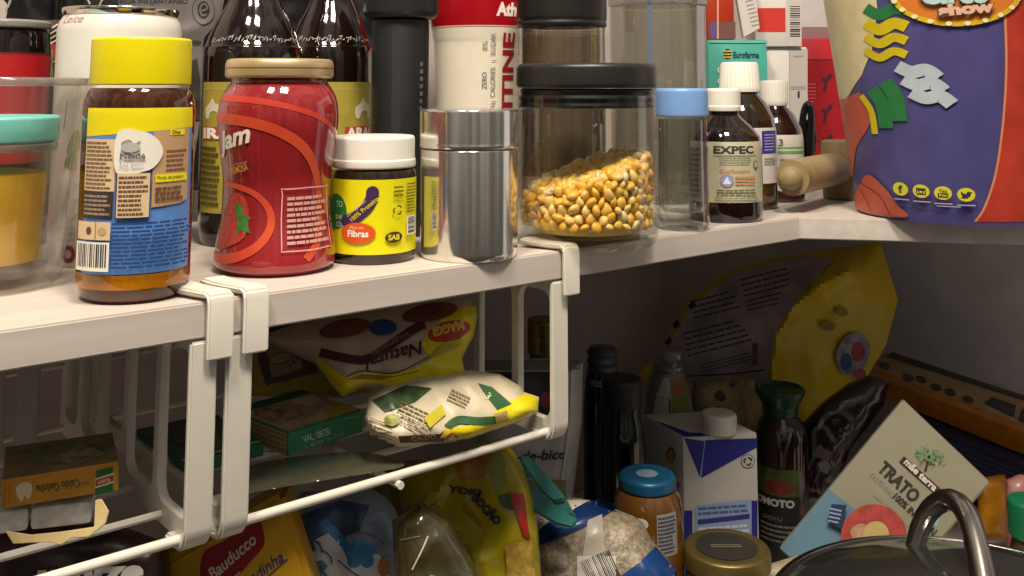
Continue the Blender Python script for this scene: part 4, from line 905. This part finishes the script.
# bottle with a gold cap
def bottle(name, lab, cx, hw, y, prof, m, cap=None, capm=None, cat='bottle', group=None, z0=0):
    R = Round(cx, hw, z0, y=y); t = thing(name, lab, cat, R.base, group); R.body = R.p(prof)
    obj('bottle_body', lathe([(0, z0)]+R.body+[(0, R.body[-1][1])], R.c, 56), m, t)
    if cap: obj('cap', lathe(rounded(R.p(cap), .0012), R.c, 56), capm, t)
    return R, t
R, t = bottle('glass_bottle', 'dark bottle with a ridged gold cap seen through the basket end', 543, 28, 1.12, [(27, 'B'), (28, 560), (28, 420), (22, 385), (15, 370), (15, 360)], DGLASS, [(0, 361), (16, 361), (17, 358), (16.4, 351), (17, 349), (16.4, 341), (17, 339), (16.4, 331), (17, 328), (16, 325), (0, 325)], mat('#7d6a38', .35, .8))
R, t = bottle('glass_bottle', 'black bottle with a wide black cap behind the blue-lidded jar', 619, 23, 1.05, [(22, 'B'), (23, 560), (23, 450), (21, 430), (18, 420), (18, 388)], mat('#08090a', .1, var=.1, coat=.5), [(0, 412), (20, 412), (20.5, 410), (20.5, 388), (19, 384), (0, 384)], mat('#101112', .5))
R, t = bottle('glass_bottle', 'clear dark bottle with ridged grey neck behind the black-capped bottle', 600, 20, 1.15, [(19, 'B'), (20, 560), (20, 420), (18, 385), (16, 378), (16, 375)], mat('#1c2024', .1, var=.2, coat=.5), [(0, 377), (15, 377), (16.5, 374), (14.5, 370), (16.5, 366), (14.5, 361), (16, 357), (13, 352), (0, 350)], mat('#3c4044', .3))
a = R.art(); a.rect(585, 382, 614, 388, ink('#6d6a68')); a.done('label', t)
R, t = bottle('spice_bottle', 'pale-labelled bottle with a clear cap behind the blue and white carton', 664, 26, 1.22, [(25, 'B'), (26, 560), (26, 430), (22, 400), (16, 380), (15, 374)], mat('#6f706c', .35, var=.08), [(0, 378), (15, 378), (16, 376), (15, 371), (16, 369), (15.4, 358), (13, 355), (0, 355)], clear('#c9ced0', .2, .7, .05, '#80858a', .45))
a = R.art(); a.poly([(640, 470), (648, 400), (655, 382), (666, 380), (668, 470)], mat('#a8a49a', .5, var=.03)); a.rect(668, 383, 686, 398, ink('#8a5420')); a.rect(668, 398, 692, 425, ink('#5c6a22')); a.rect(664, 400, 666, 420, ink('#4d4a46')); a.done('label', t)
# nut packet
B, t = soft_pack('food_packet', 'beige packet with dark red spots behind the white bottle cap', 'packet', [(692, 380), (752, 378), (765, 400), (770, 496), (690, 496)], Plane(725, 410, 1.27, (0, -1, .1)), .02, mat('#8a7858', .35, var=.3, scale=60, grain='#55462f'), sm=0, soft=20, seed=91)
a = B.art(7); a.poly([(714, 396), (720, 390), (726, 397), (722, 402)], ink('#3c1218'), 3); a.ell(732, 385, 3, 2, ink('#38241c')); a.ell(705, 392, 2.4, 3, ink('#8c7a58')); a.ell(718, 408, 3, 2, ink('#3a1a1c')); a.done('print', t)
# milk carton
pF = Plane(700, 470, 1.07, (.16, -1, 0)); P0, P1 = pF.P(683, 450), pF.P(757, 443); ex = P1-P0; ex.z = 0
zt = zrow(P0.y, 437); org = Vector((P0.x, P0.y, 0)); ey = Vector((-ex.y, ex.x, 0)).normalized()*.075; ey = ey+ex.normalized()*-.02
t = thing('milk_carton', 'white and dark blue drink carton with white screw cap, centre of lower shelf', 'carton', org+ex*.5+ey*.5)
obj('carton', box(org, ex, ey, UZ*zt, .0012), mat('#b4b1ac', .45, var=.03), t)
nv = mat('#1c2080', .45, var=.03); a = Art(pF.fn); a.poly([(684, 438), (705, 441), (700, 478)], nv); a.poly([(705, 440), (757, 438), (757, 447), (701, 478)], nv); a.stroke([(705, 440), (700, 478)], .8, ink('#8f8fb0'), k=2)
a.ell(747.5, 461, 7, 7, ink('#3c3c4a')); a.ell(747.5, 461, 6.3, 6.3, ink('#bcb9b4'))
for k in range(3):
    an = k*2.094+.5; a.stroke([(747.5+3.6*math.cos(an), 461+3.6*math.sin(an)), (747.5+4*math.cos(an+.8), 461+4*math.sin(an+.8)), (747.5+3.6*math.cos(an+1.5), 461+3.6*math.sin(an+1.5))], 1.6, ink('#22222c'), k=3)
a.rect(684, 510, 692, 600, nv); a.rect(751, 500, 757, 600, nv); a.poly([(695, 505), (751, 499), (751, 600), (695, 600)], ink('#8a9cc0')); a.micro(697, 506, 748, 516, 2, ink('#4a5a90'), rot=-4); a.poly([(697, 519), (749, 513), (749, 518), (697, 524)], ink('#27307c')); a.micro(697, 526, 749, 556, 6, ink('#c0c8d8'), rot=-4); a.done('front_print', t)
lp = Plane(0, 0, 0, (-ey.y, ey.x, 0) if (-ey.y*-1) < 0 else (-ey.y, ey.x, 0), org); lp.n = Vector((-ey.y, ey.x, 0)).normalized()
if lp.n.dot(ex) > 0: lp.n = -lp.n
a = Art(lp.fn); a.ell(671, 455, 4.5, 8, ink('#7a4628')); a.ell(671, 456, 3, 6, ink('#b08a5c')); a.poly([(675, 512), (682, 515), (682, 600), (675, 590)], nv); a.text('Leite', 664, 482, 17, 7, ink('#4a4c68'), rot=22, bold=0); a.done('side_print', t)
tp = Plane(0, 0, 0, (0, 0, 1), org+UZ*zt); a = Art(tp.fn); a.poly([(655, 421), (690, 430), (712, 436), (684, 437)], nv); a.poly([(664, 424), (680, 424), (705, 433), (690, 433)], ink('#a9a6b4')); a.done('top_print', t)
cc = tp.P(726, 434); cc += ey.normalized()*.012; k_ = fwd(cc)/F; zc = zt
obj('screw_cap', lathe(rounded([(0, zc-.001), (17.5*k_, zc-.001), (17.5*k_, zc+.016), (16*k_, zc+.018), (0, zc+.018)], .001), cc, 48, .01), mat('#c4c0b8', .45, var=.02), t)
# baby-food jar
R = Round(642, 36, 0, y=.965); t = thing('food_jar', 'glass jar of orange-brown contents with a blue lid beside the rice bag', 'jar', R.base)
R.body = R.p([(32, 'B'), (35, 600), (36.5, 590), (35, 522), (33, 510), (28, 502)])
obj('jar_glass', lathe([(0, 0)]+R.body+[(0, R.body[-1][1])], R.c), mat('#6a4414', .08, var=.15, scale=30, coat=.6), t)
LD = obj('lid', lathe(rounded(R.p([(0, 501), (28, 501), (29, 499), (29, 490), (27, 487.5), (23, 486.5), (21, 488), (0, 488)]), .0012), R.c), mat('#195a80', .35, .2, var=.04), t)
zl = R.z(488)+.0004; a = Art(lambda u, v, off: Vector((R.c[0]+u*R.k, R.c[1]-v*R.k, zl+off))); a.ell(0, 0, 11, 11, mat('#7c93a4', .4, var=.1)); a.done('lid_emblem', LD)
a = R.art(); A = R.A; a.rect(A(658), 516, A(677), 558, ink('#8a8a8c')); a.micro(A(659), 518, A(676), 556, 10, ink('#3c3c48')); a.ell(A(642), 525, 8, 5.5, ink('#c9c2b4')); a.text('B', A(640), 528, 4, 6, iK); a.done('label', t)
# rice bag and clip
RB = [(528, 535), (535, 508), (560, 500), (580, 498), (612, 508), (640, 520), (652, 540), (672, 565), (680, 600), (680, 672), (540, 672), (526, 600)]
plR = Plane(600, 540, .88, (-.05, -1, .45))
B, t = soft_pack('rice_bag', 'clear bag of white rice with blue bands, closed by a teal clip', 'bag', RB, plR, .035, mat('#8f836f', .4, var=.16, scale=260, bump=.5, grain='#6a5d4a'), sm=3, soft=35, wr=.003, seed=101)
a = B.art(6); rb = mat('#0f2c60', .3, var=.1); a.poly([(526, 550), (560, 538), (595, 522), (620, 506), (600, 499), (575, 505), (545, 525), (528, 535)], rb); a.poly([(556, 500), (590, 500), (575, 508), (566, 516), (555, 508)], ink('#c4beb2')); a.poly([(528, 512), (550, 520), (532, 536)], ink('#b5b0a6')); a.micro(530, 514, 546, 528, 5, ink('#7a3030'), rot=20, fill=.35)
a.poly([(615, 580), (640, 562), (656, 546), (676, 570), (684, 640), (620, 660)], mat('#0f3870', .25, var=.15, scale=30)); a.poly([(588, 520), (602, 514), (606, 560), (582, 560)], mat('#a79f92', .3, var=.05)); a.rect(577, 556, 616, 600, ink('#b9b3a8')); a.bars(580, 562, 612, 600, iK, 18, rot=-24); a.done('print', t)
pc = Plane(545, 490, .865, (-.05, -1, .45))
t = thing('bag_clip', 'teal plastic bag clip with two prongs on the rice bag', 'clip', pc.P(560, 515))
TEAL = mat('#0f5f58', .4, var=.06)
for pts, yy in ((((519, 457), (524, 454), (531, 457), (545, 474), (560, 490), (567, 500), (553, 503), (540, 491), (530, 477), (521, 464)), .832), (((512, 480), (516, 476), (524, 477), (540, 492), (560, 508), (579, 520), (573, 529), (556, 525), (538, 514), (522, 500), (513, 487)), .824)):
    obj('prong', slab(pts, Plane(545, 490, yy, (-.05, -1, .45)), .008, .0018), TEAL, t)
obj('hinge', slab([(551, 501), (566, 498), (577, 518), (562, 512)], Plane(545, 490, .836, (-.05, -1, .45)), .006, .001), TEAL, t)
# gold-lidded jar
R = Round(717, 44, 0, y=.955); t = thing('gold_lid_jar', 'small jar with a wide gold lid in front of the drink carton', 'jar', R.base)
R.body = R.p([(38, 'B'), (41, 610), (41, 595), (39, 587)])
obj('jar_glass', lathe([(0, 0)]+R.body+[(0, R.body[-1][1])], R.c), mat('#6a5a38', .1, var=.15, coat=.5), t)
LD = obj('lid', lathe(rounded(R.p([(0, 586), (43, 586), (44, 584), (44, 574), (43, 568), (40, 566), (35, 566), (33, 567), (0, 567)]), .001), R.c), mat('#7d6c40', .4, .7, var=.06), t)
zl = R.z(567)+.0004; a = Art(lambda u, v, off: Vector((R.c[0]+u*R.k, R.c[1]-v*R.k, zl+off))); a.ell(0, 0, 31, 31, mat('#3c3a34', .35, .3, var=.1)); a.micro(-16, -4, 16, 4, 2, ink('#6d685a')); a.done('lid_emblem', LD)
a = R.art(); a.ell(700, 594, 14, 5, ink('#2f8a4a')); a.done('label', t)
# soy sauce bottle
R, t = bottle('sauce_bottle', 'dark sauce bottle with a flared teal cap right of the drink carton', 772, 26, 1.17, [(25, 'B'), (26, 620), (26, 452), (25, 440), (21, 428), (14, 421), (12, 414)], mat('#1c0c0c', .08, var=.15, coat=.6), [(0, 424), (15, 424), (17, 421), (18, 412), (23, 403), (25, 399), (25, 395), (22, 394), (20, 397), (0, 398)], mat('#0b3a30', .25, var=.1))
a = R.art(); A = R.A; a.rect(A(750)-5, 470, A(796)+5, 497, mat('#3c4a1c', .45, var=.3, scale=90)); a.ell(A(780), 488, 16, 7, mat('#6a2416', .45, var=.3, scale=150)); a.rect(A(750)-5, 497, A(796)+5, 566, ink('#0c0a0c')); a.text('AJINOMOTO', A(757)-13, 510, 62, 10, ink('#aaa69c'), bold=.05); a.text('SHOYU', A(764), 522, 20, 4, ink('#77736c'), bold=0); a.micro(A(762), 525, A(798), 545, 4, ink('#6a665f'), fill=.4); a.done('label', t)
# yellow bulky bag in the corner
out = [(636, 378), (660, 350), (688, 302), (733, 268), (800, 253), (845, 247), (880, 241), (889, 270), (898, 300), (886, 345), (868, 376), (850, 405), (836, 428), (800, 424), (772, 404), (735, 394), (690, 390), (655, 388)]
B, t = soft_pack('plastic_pack', 'large bulky yellow plastic pack with a grey printed face in the corner', 'pack', out, Plane(780, 330, 1.36, (-.1, -1, .3)), .07, mat('#c0a60c', .35, var=.08, scale=15), 5, sm=0, soft=70, wr=.008, fq=18, seed=111, back=.5, ridge=[(846, 272), (822, 284), (795, 306), (776, 340), (771, 388)])
a = B.art(5, .005); gp = mat('#a49a9c', .3, var=.2, scale=25); a.poly([(648, 380), (664, 352), (692, 305), (736, 271), (802, 256), (834, 258), (800, 296), (776, 330), (766, 384), (735, 390), (690, 386)], gp)
for k, (x, y, w, h) in enumerate(((690, 300, 50, 22), (740, 278, 50, 22), (682, 332, 70, 28), (700, 364, 55, 10), (745, 300, 40, 14))): a.micro(x, y, x+w, y+h, max(3, int(h/5)), ink('#3a3438'), rot=-14, fill=.3, seed=k)
a.stroke([(690, 376), (730, 374), (764, 370)], 1.4, ink('#2a2426'), k=3); a.rect(752, 342, 758, 366, ink('#8d6a74')); a.bars(753, 344, 757, 364, ink('#2a2426'), 8, False)
for x, y in ((664, 342), (672, 325), (688, 306)): a.poly([(x, y), (x+6, y-6), (x+8, y), (x+3, y+4)], ink('#2a1c20'))
a.ell(853, 354, 16, 22, mat('#7f7a8c', .4, var=.3, scale=80), 20); a.ell(846, 362, 6, 9, ink('#2c3c78')); a.ell(858, 352, 7, 10, mat('#8c2430', .4, var=.4, scale=90)); a.ell(860, 374, 6, 6, ink('#8c3a48'))
a.ell(842, 312, 6, 5, ink('#85720a')); a.ell(828, 326, 7, 5, ink('#85720a')); a.done('print', t)
# dark sweets bag
B, t = soft_pack('sweets_bag', 'dark maroon crinkled bag behind the tilted cream carton', 'bag', [(800, 425), (822, 402), (845, 385), (870, 374), (890, 382), (884, 405), (850, 450), (840, 480), (838, 508), (800, 508), (796, 490)], Plane(835, 420, 1.22, (0, -1, .2)), .02, mat('#1c0c12', .2, var=.3, coat=.6), sm=0, soft=22, wr=.002, fq=50, seed=121)
a = B.art(7); a.poly([(818, 445), (832, 452), (828, 462), (812, 455)], ink('#5a4a4c')); a.stroke([(808, 470), (816, 452), (822, 445)], 1.2, ink('#6a5f66'), k=3); a.stroke([(812, 488), (820, 468)], 1.2, ink('#4a4048'), k=2); a.done('print', t)  # sheen of the crinkled wrapper painted as a paler patch and strokes
# tilted cream biscuit carton
pl = Plane(885, 480, 1.02, (-.36, -1, .25)); q = [(903, 400), (990, 483), (868, 625), (779, 549)]
t = thing('biscuit_carton', 'tilted cream and blue biscuit carton with a small green tree emblem', 'carton', pl.P(868, 630)); obj('carton', slab(q, pl, .035, .0012), mat('#8c8874', .5, var=.03), t)
a = Art(pl.fn); a.poly([(829, 489), (858, 512), (892, 560), (900, 590), (868, 624), (780, 548)], mat('#5d8094', .5, var=.03)); rot = 43
a.text('TRATO', 876, 470, 50, 14, ink('#2c2a28'), rot=rot, bold=.05); a.text('RIA', 916, 508, 28, 14, ink('#7fb0b4'), rot=rot, bold=.05)
a.text('TARTINHAS', 868, 476, 32, 6, ink('#8d8c78'), rot=rot, bold=0); a.text('100% INTEGRAL', 892, 498, 58, 7.5, ink('#2c2a28'), rot=rot, bold=.03); a.text('aveia & linhaça & chia', 872, 496, 52, 4.5, ink('#8d8c78'), rot=rot, bold=0)
a.poly([(904, 456), (941, 489), (936, 495), (899, 462)], ink('#3a1420')); a.text('mãe terra', 903, 463, 42, 7, ink('#c9c4b0'), rot=rot, bold=.04)
a.stroke([(925, 471), (927, 464), (929, 455)], 2.4, ink('#3a2c20'), k=3); rnd = random.Random(8); gl = ink('#5c8c5a')
for k in range(46):
    an, rr = rnd.random()*6.28, math.sqrt(rnd.random()); a.ell(929+15*rr*math.cos(an), 453+10*rr*math.sin(an)+.5*(15*rr*math.cos(an))*.5, 1.5, 1.0, gl, rnd.random()*180, 8)
a.poly([(832, 503), (847, 504), (842, 528), (827, 520)], ink('#1c2c50')); a.micro(831, 506, 843, 522, 4, ink('#8fa4c0'), rot=12, fill=.4)
a.ell(874, 536, 33, 33, mat('#a8423c', .5, var=.15, scale=120)); a.poly([(850, 530), (862, 522), (872, 530), (880, 545), (868, 556), (850, 560), (858, 545)], mat('#b08a6a', .5, var=.2, scale=200), 3); a.ell(876, 533, 13, 13, mat('#b8a468', .5, var=.08)); a.stroke([(826, 545), (834, 552)], 5, ink('#c9c4b0'), k=2); a.done('print', t)
# long orange box and what it lies on
def flat_box(name, lab, cat, px, z0, z1, m):
    P = [on_z(u, v, z1) for u, v in px]; c = sum(P, Vector())/4; t = thing(name, lab, cat, (c.x, c.y, z0)); obj('carton', prism(P, z0, z1, .001), m, t); return t
t = flat_box('foil_box', 'long orange carton with small food pictures on top along the right wall', 'box', [(864, 372), (1040, 439), (1040, 399), (885, 352)], .105, .13, mat('#c8801c', .45, var=.08))
a = Art(Plane(0, 0, 0, (0, 0, 1), Vector((0, 0, .13))).fn); a.poly([(872, 368), (1036, 430), (1036, 402), (890, 354)], mat('#b8a27a', .5, var=.1)); dg = mat('#3c3c38', .5, var=.3, scale=60)
for x, y in ((884, 366), (908, 378), (921, 380), (936, 388), (950, 393), (968, 400)): a.ell(x, y, 6, 3.6, mat('#4d4a36', .5, var=.3, scale=120), 20)
a.poly([(984, 404), (992, 398), (1016, 406), (1014, 418)], dg); a.poly([(1018, 421), (1022, 410), (1036, 414), (1036, 428)], dg); a.poly([(886, 357), (1034, 404), (1034, 400), (892, 353)], ink('#4d443c')); a.done('top_print', t)
e0, e1 = on_z(864, 372, .13), on_z(1040, 439, .13); fn_ = Vector((e1.y-e0.y, e0.x-e1.x, 0)); fp = Plane(0, 0, 0, fn_ if fn_.y < 0 else -fn_, e0)
t = flat_box('striped_box', 'dark navy striped box directly under the long orange carton', 'box', [(905, 420), (1040, 474), (1040, 440), (925, 402)], .05, .103, mat('#2a3058', .5, var=.1, scale=50))
e0, e1 = on_z(905, 420, .103), on_z(1040, 474, .103); fn_ = Vector((e1.y-e0.y, e0.x-e1.x, 0)); fp = Plane(0, 0, 0, fn_ if fn_.y < 0 else -fn_, e0); a = Art(fp.fn)
for k in range(6): a.stroke([(912, 428+k*5), (1036, 478+k*5)], 1, ink('#4a5070'), k=2)
a.done('stripes', t)
o = obj('cardboard_box', prism([on_z(u, v, .048) for u, v in ((900, 452), (1045, 505), (1045, 470), (925, 432))], 0, .048, .001), mat('#4a3a2a', .6, var=.15), base=on_z(970, 480, 0)); tag(o, 'low brown carton at the bottom of the stack along right wall', 'box')
B, t = soft_pack('snack_pack', 'small orange-yellow pack behind the tilted cream carton at right', 'pack', [(980, 478), (1004, 474), (1012, 490), (1008, 540), (975, 540)], Plane(995, 490, 1.14, (0, -1, .2)), .015, mat('#a8700e', .35, var=.2), sm=0, soft=15, seed=131)
B, t = soft_pack('snack_pack', 'pink and red crinkled pack at the right edge above the green cap', 'pack', [(1006, 480), (1020, 474), (1050, 478), (1050, 560), (1008, 560)], Plane(1025, 490, 1.09, (0, -1, .2)), .015, mat('#8c3a40', .3, var=.35, scale=60, grain='#b08a88'), sm=0, soft=15, seed=133)
R, t = bottle('condiment_bottle', 'bottle with a bright green cap behind the pot lid at the right edge', 1010, 24, 1.0, [(22, 'B'), (24, 620), (24, 570), (19, 550), (18, 546)], mat('#4a3c2a', .2, var=.2, coat=.4), [(0, 546), (21.5, 546), (22, 543), (22, 511), (20, 508), (0, 508)], mat('#0f6a46', .4, var=.05))
B, t = soft_pack('cream_packet', 'cream packet end beside the pot lid and gold-lidded jar', 'packet', [(762, 566), (795, 556), (830, 552), (834, 590), (826, 604), (765, 604)], Plane(795, 575, 1.0, (0, -1, .4)), .012, mat('#9a8e72', .5, var=.1), sm=0, soft=15, seed=141)
# pot with a glass lid
R = Round(962, 218, 0, y=.715); t = thing('cooking_pot', 'steel pot with a glass lid and an arched steel handle, bottom right', 'pot', R.base)
r0 = R.r; DST = mat('#8a8884', .25, 1, var=.04)
H = .058
obj('pot_wall', lathe(rounded([(0, 0), (r0*.92, 0), (r0*.96, .01), (r0*.97, .092+H), (r0*.99, .094+H), (r0*.99, .096+H), (r0*.95, .096+H), (r0*.94, .012), (0, .01)], .002), R.c, 96), DST, t)
dome = [(r0*.99, .100+H), (r0*.9, .107+H), (r0*.7, .118+H), (r0*.45, .126+H), (r0*.2, .130+H), (0, .131+H)]
obj('glass_lid', lathe(dome+[(0, .128+H), (r0*.2, .127+H), (r0*.45, .123+H), (r0*.7, .115+H), (r0*.9, .104+H), (r0*.98, .0985+H)], R.c, 96), clear('#8d8f90', .25, .8, .08, '#4a4a48', .35), t)
obj('lid_rim', lathe(rounded([(r0*.97, .0975+H), (r0*1.01, .0975+H), (r0*1.01, .103+H), (r0*.97, .104+H), (r0*.97, .0975+H)], .001), R.c, 96), DST, t)
hp = [at(*q) for q in ((912, 560, .80), (915, 546, .80), (921, 526, .80), (931, 509, .795), (946, 500, .785), (960, 505, .77), (970, 522, .755), (977, 548, .74), (983, 578, .725), (988, 610, .71))]
hs = smoothpts(hp, 4); obj('lid_handle', tube(hs, [.0068+.0022*i/len(hs) for i in range(len(hs))], 14), mat('#9a948c', .22, 1, var=.05), t)
# ================================================================== LIGHT
def area(name, loc, tgt, size, power, color):
    l = bpy.data.lights.new(name, 'AREA'); l.size = size; l.energy = power; l.color = color; l.shape = 'SQUARE'
    o = bpy.data.objects.new(name, l); col.objects.link(o); o.location = loc
    o.rotation_euler = (Vector(tgt)-Vector(loc)).to_track_quat('-Z', 'Y').to_euler(); return o
area('ceiling_lamp', (.22, .0, 1.95), (.15, .85, .45), .30, 32, (1, .88, .72))
area('ceiling_lamp', (-.35, -.06, 1.85), (-.1, .75, .45), .22, 21, (1, .88, .72))
w = bpy.data.worlds.new('room'); bpy.context.scene.world = w; w.use_nodes = True
nt = w.node_tree; bg = nt.nodes['Background']
tc_ = nt.nodes.new('ShaderNodeTexCoord'); wn = nt.nodes.new('ShaderNodeTexNoise'); wn.inputs['Scale'].default_value = 2.2
cr_ = nt.nodes.new('ShaderNodeValToRGB'); e = cr_.color_ramp.elements
e[0].position, e[1].position = .42, .6; e[0].color = (.12, .115, .11, 1); e[1].color = (.55, .52, .47, 1)
mp_ = nt.nodes.new('ShaderNodeMapping'); mp_.inputs['Scale'].default_value = (2.2, 2.2, .35)
nt.links.new(tc_.outputs['Generated'], mp_.inputs['Vector']); nt.links.new(mp_.outputs['Vector'], wn.inputs['Vector'])
nt.links.new(wn.outputs['Fac'], cr_.inputs['Fac']); nt.links.new(cr_.outputs['Color'], bg.inputs['Color']); sx_ = nt.nodes.new('ShaderNodeSeparateXYZ'); nt.links.new(tc_.outputs['Generated'], sx_.inputs[0])
ms_ = nt.nodes.new('ShaderNodeMapRange'); ms_.inputs['From Min'].default_value = -.24; ms_.inputs['From Max'].default_value = .5; ms_.inputs['To Min'].default_value = .02; ms_.inputs['To Max'].default_value = 1.1
nt.links.new(sx_.outputs['Z'], ms_.inputs['Value']); nt.links.new(ms_.outputs['Result'], bg.inputs['Strength'])
sc = bpy.context.scene
sc.view_settings.view_transform = 'Standard'; sc.view_settings.look = 'None'; sc.view_settings.exposure = 0
sc.cycles.max_bounces = 16; sc.cycles.transparent_max_bounces = 24
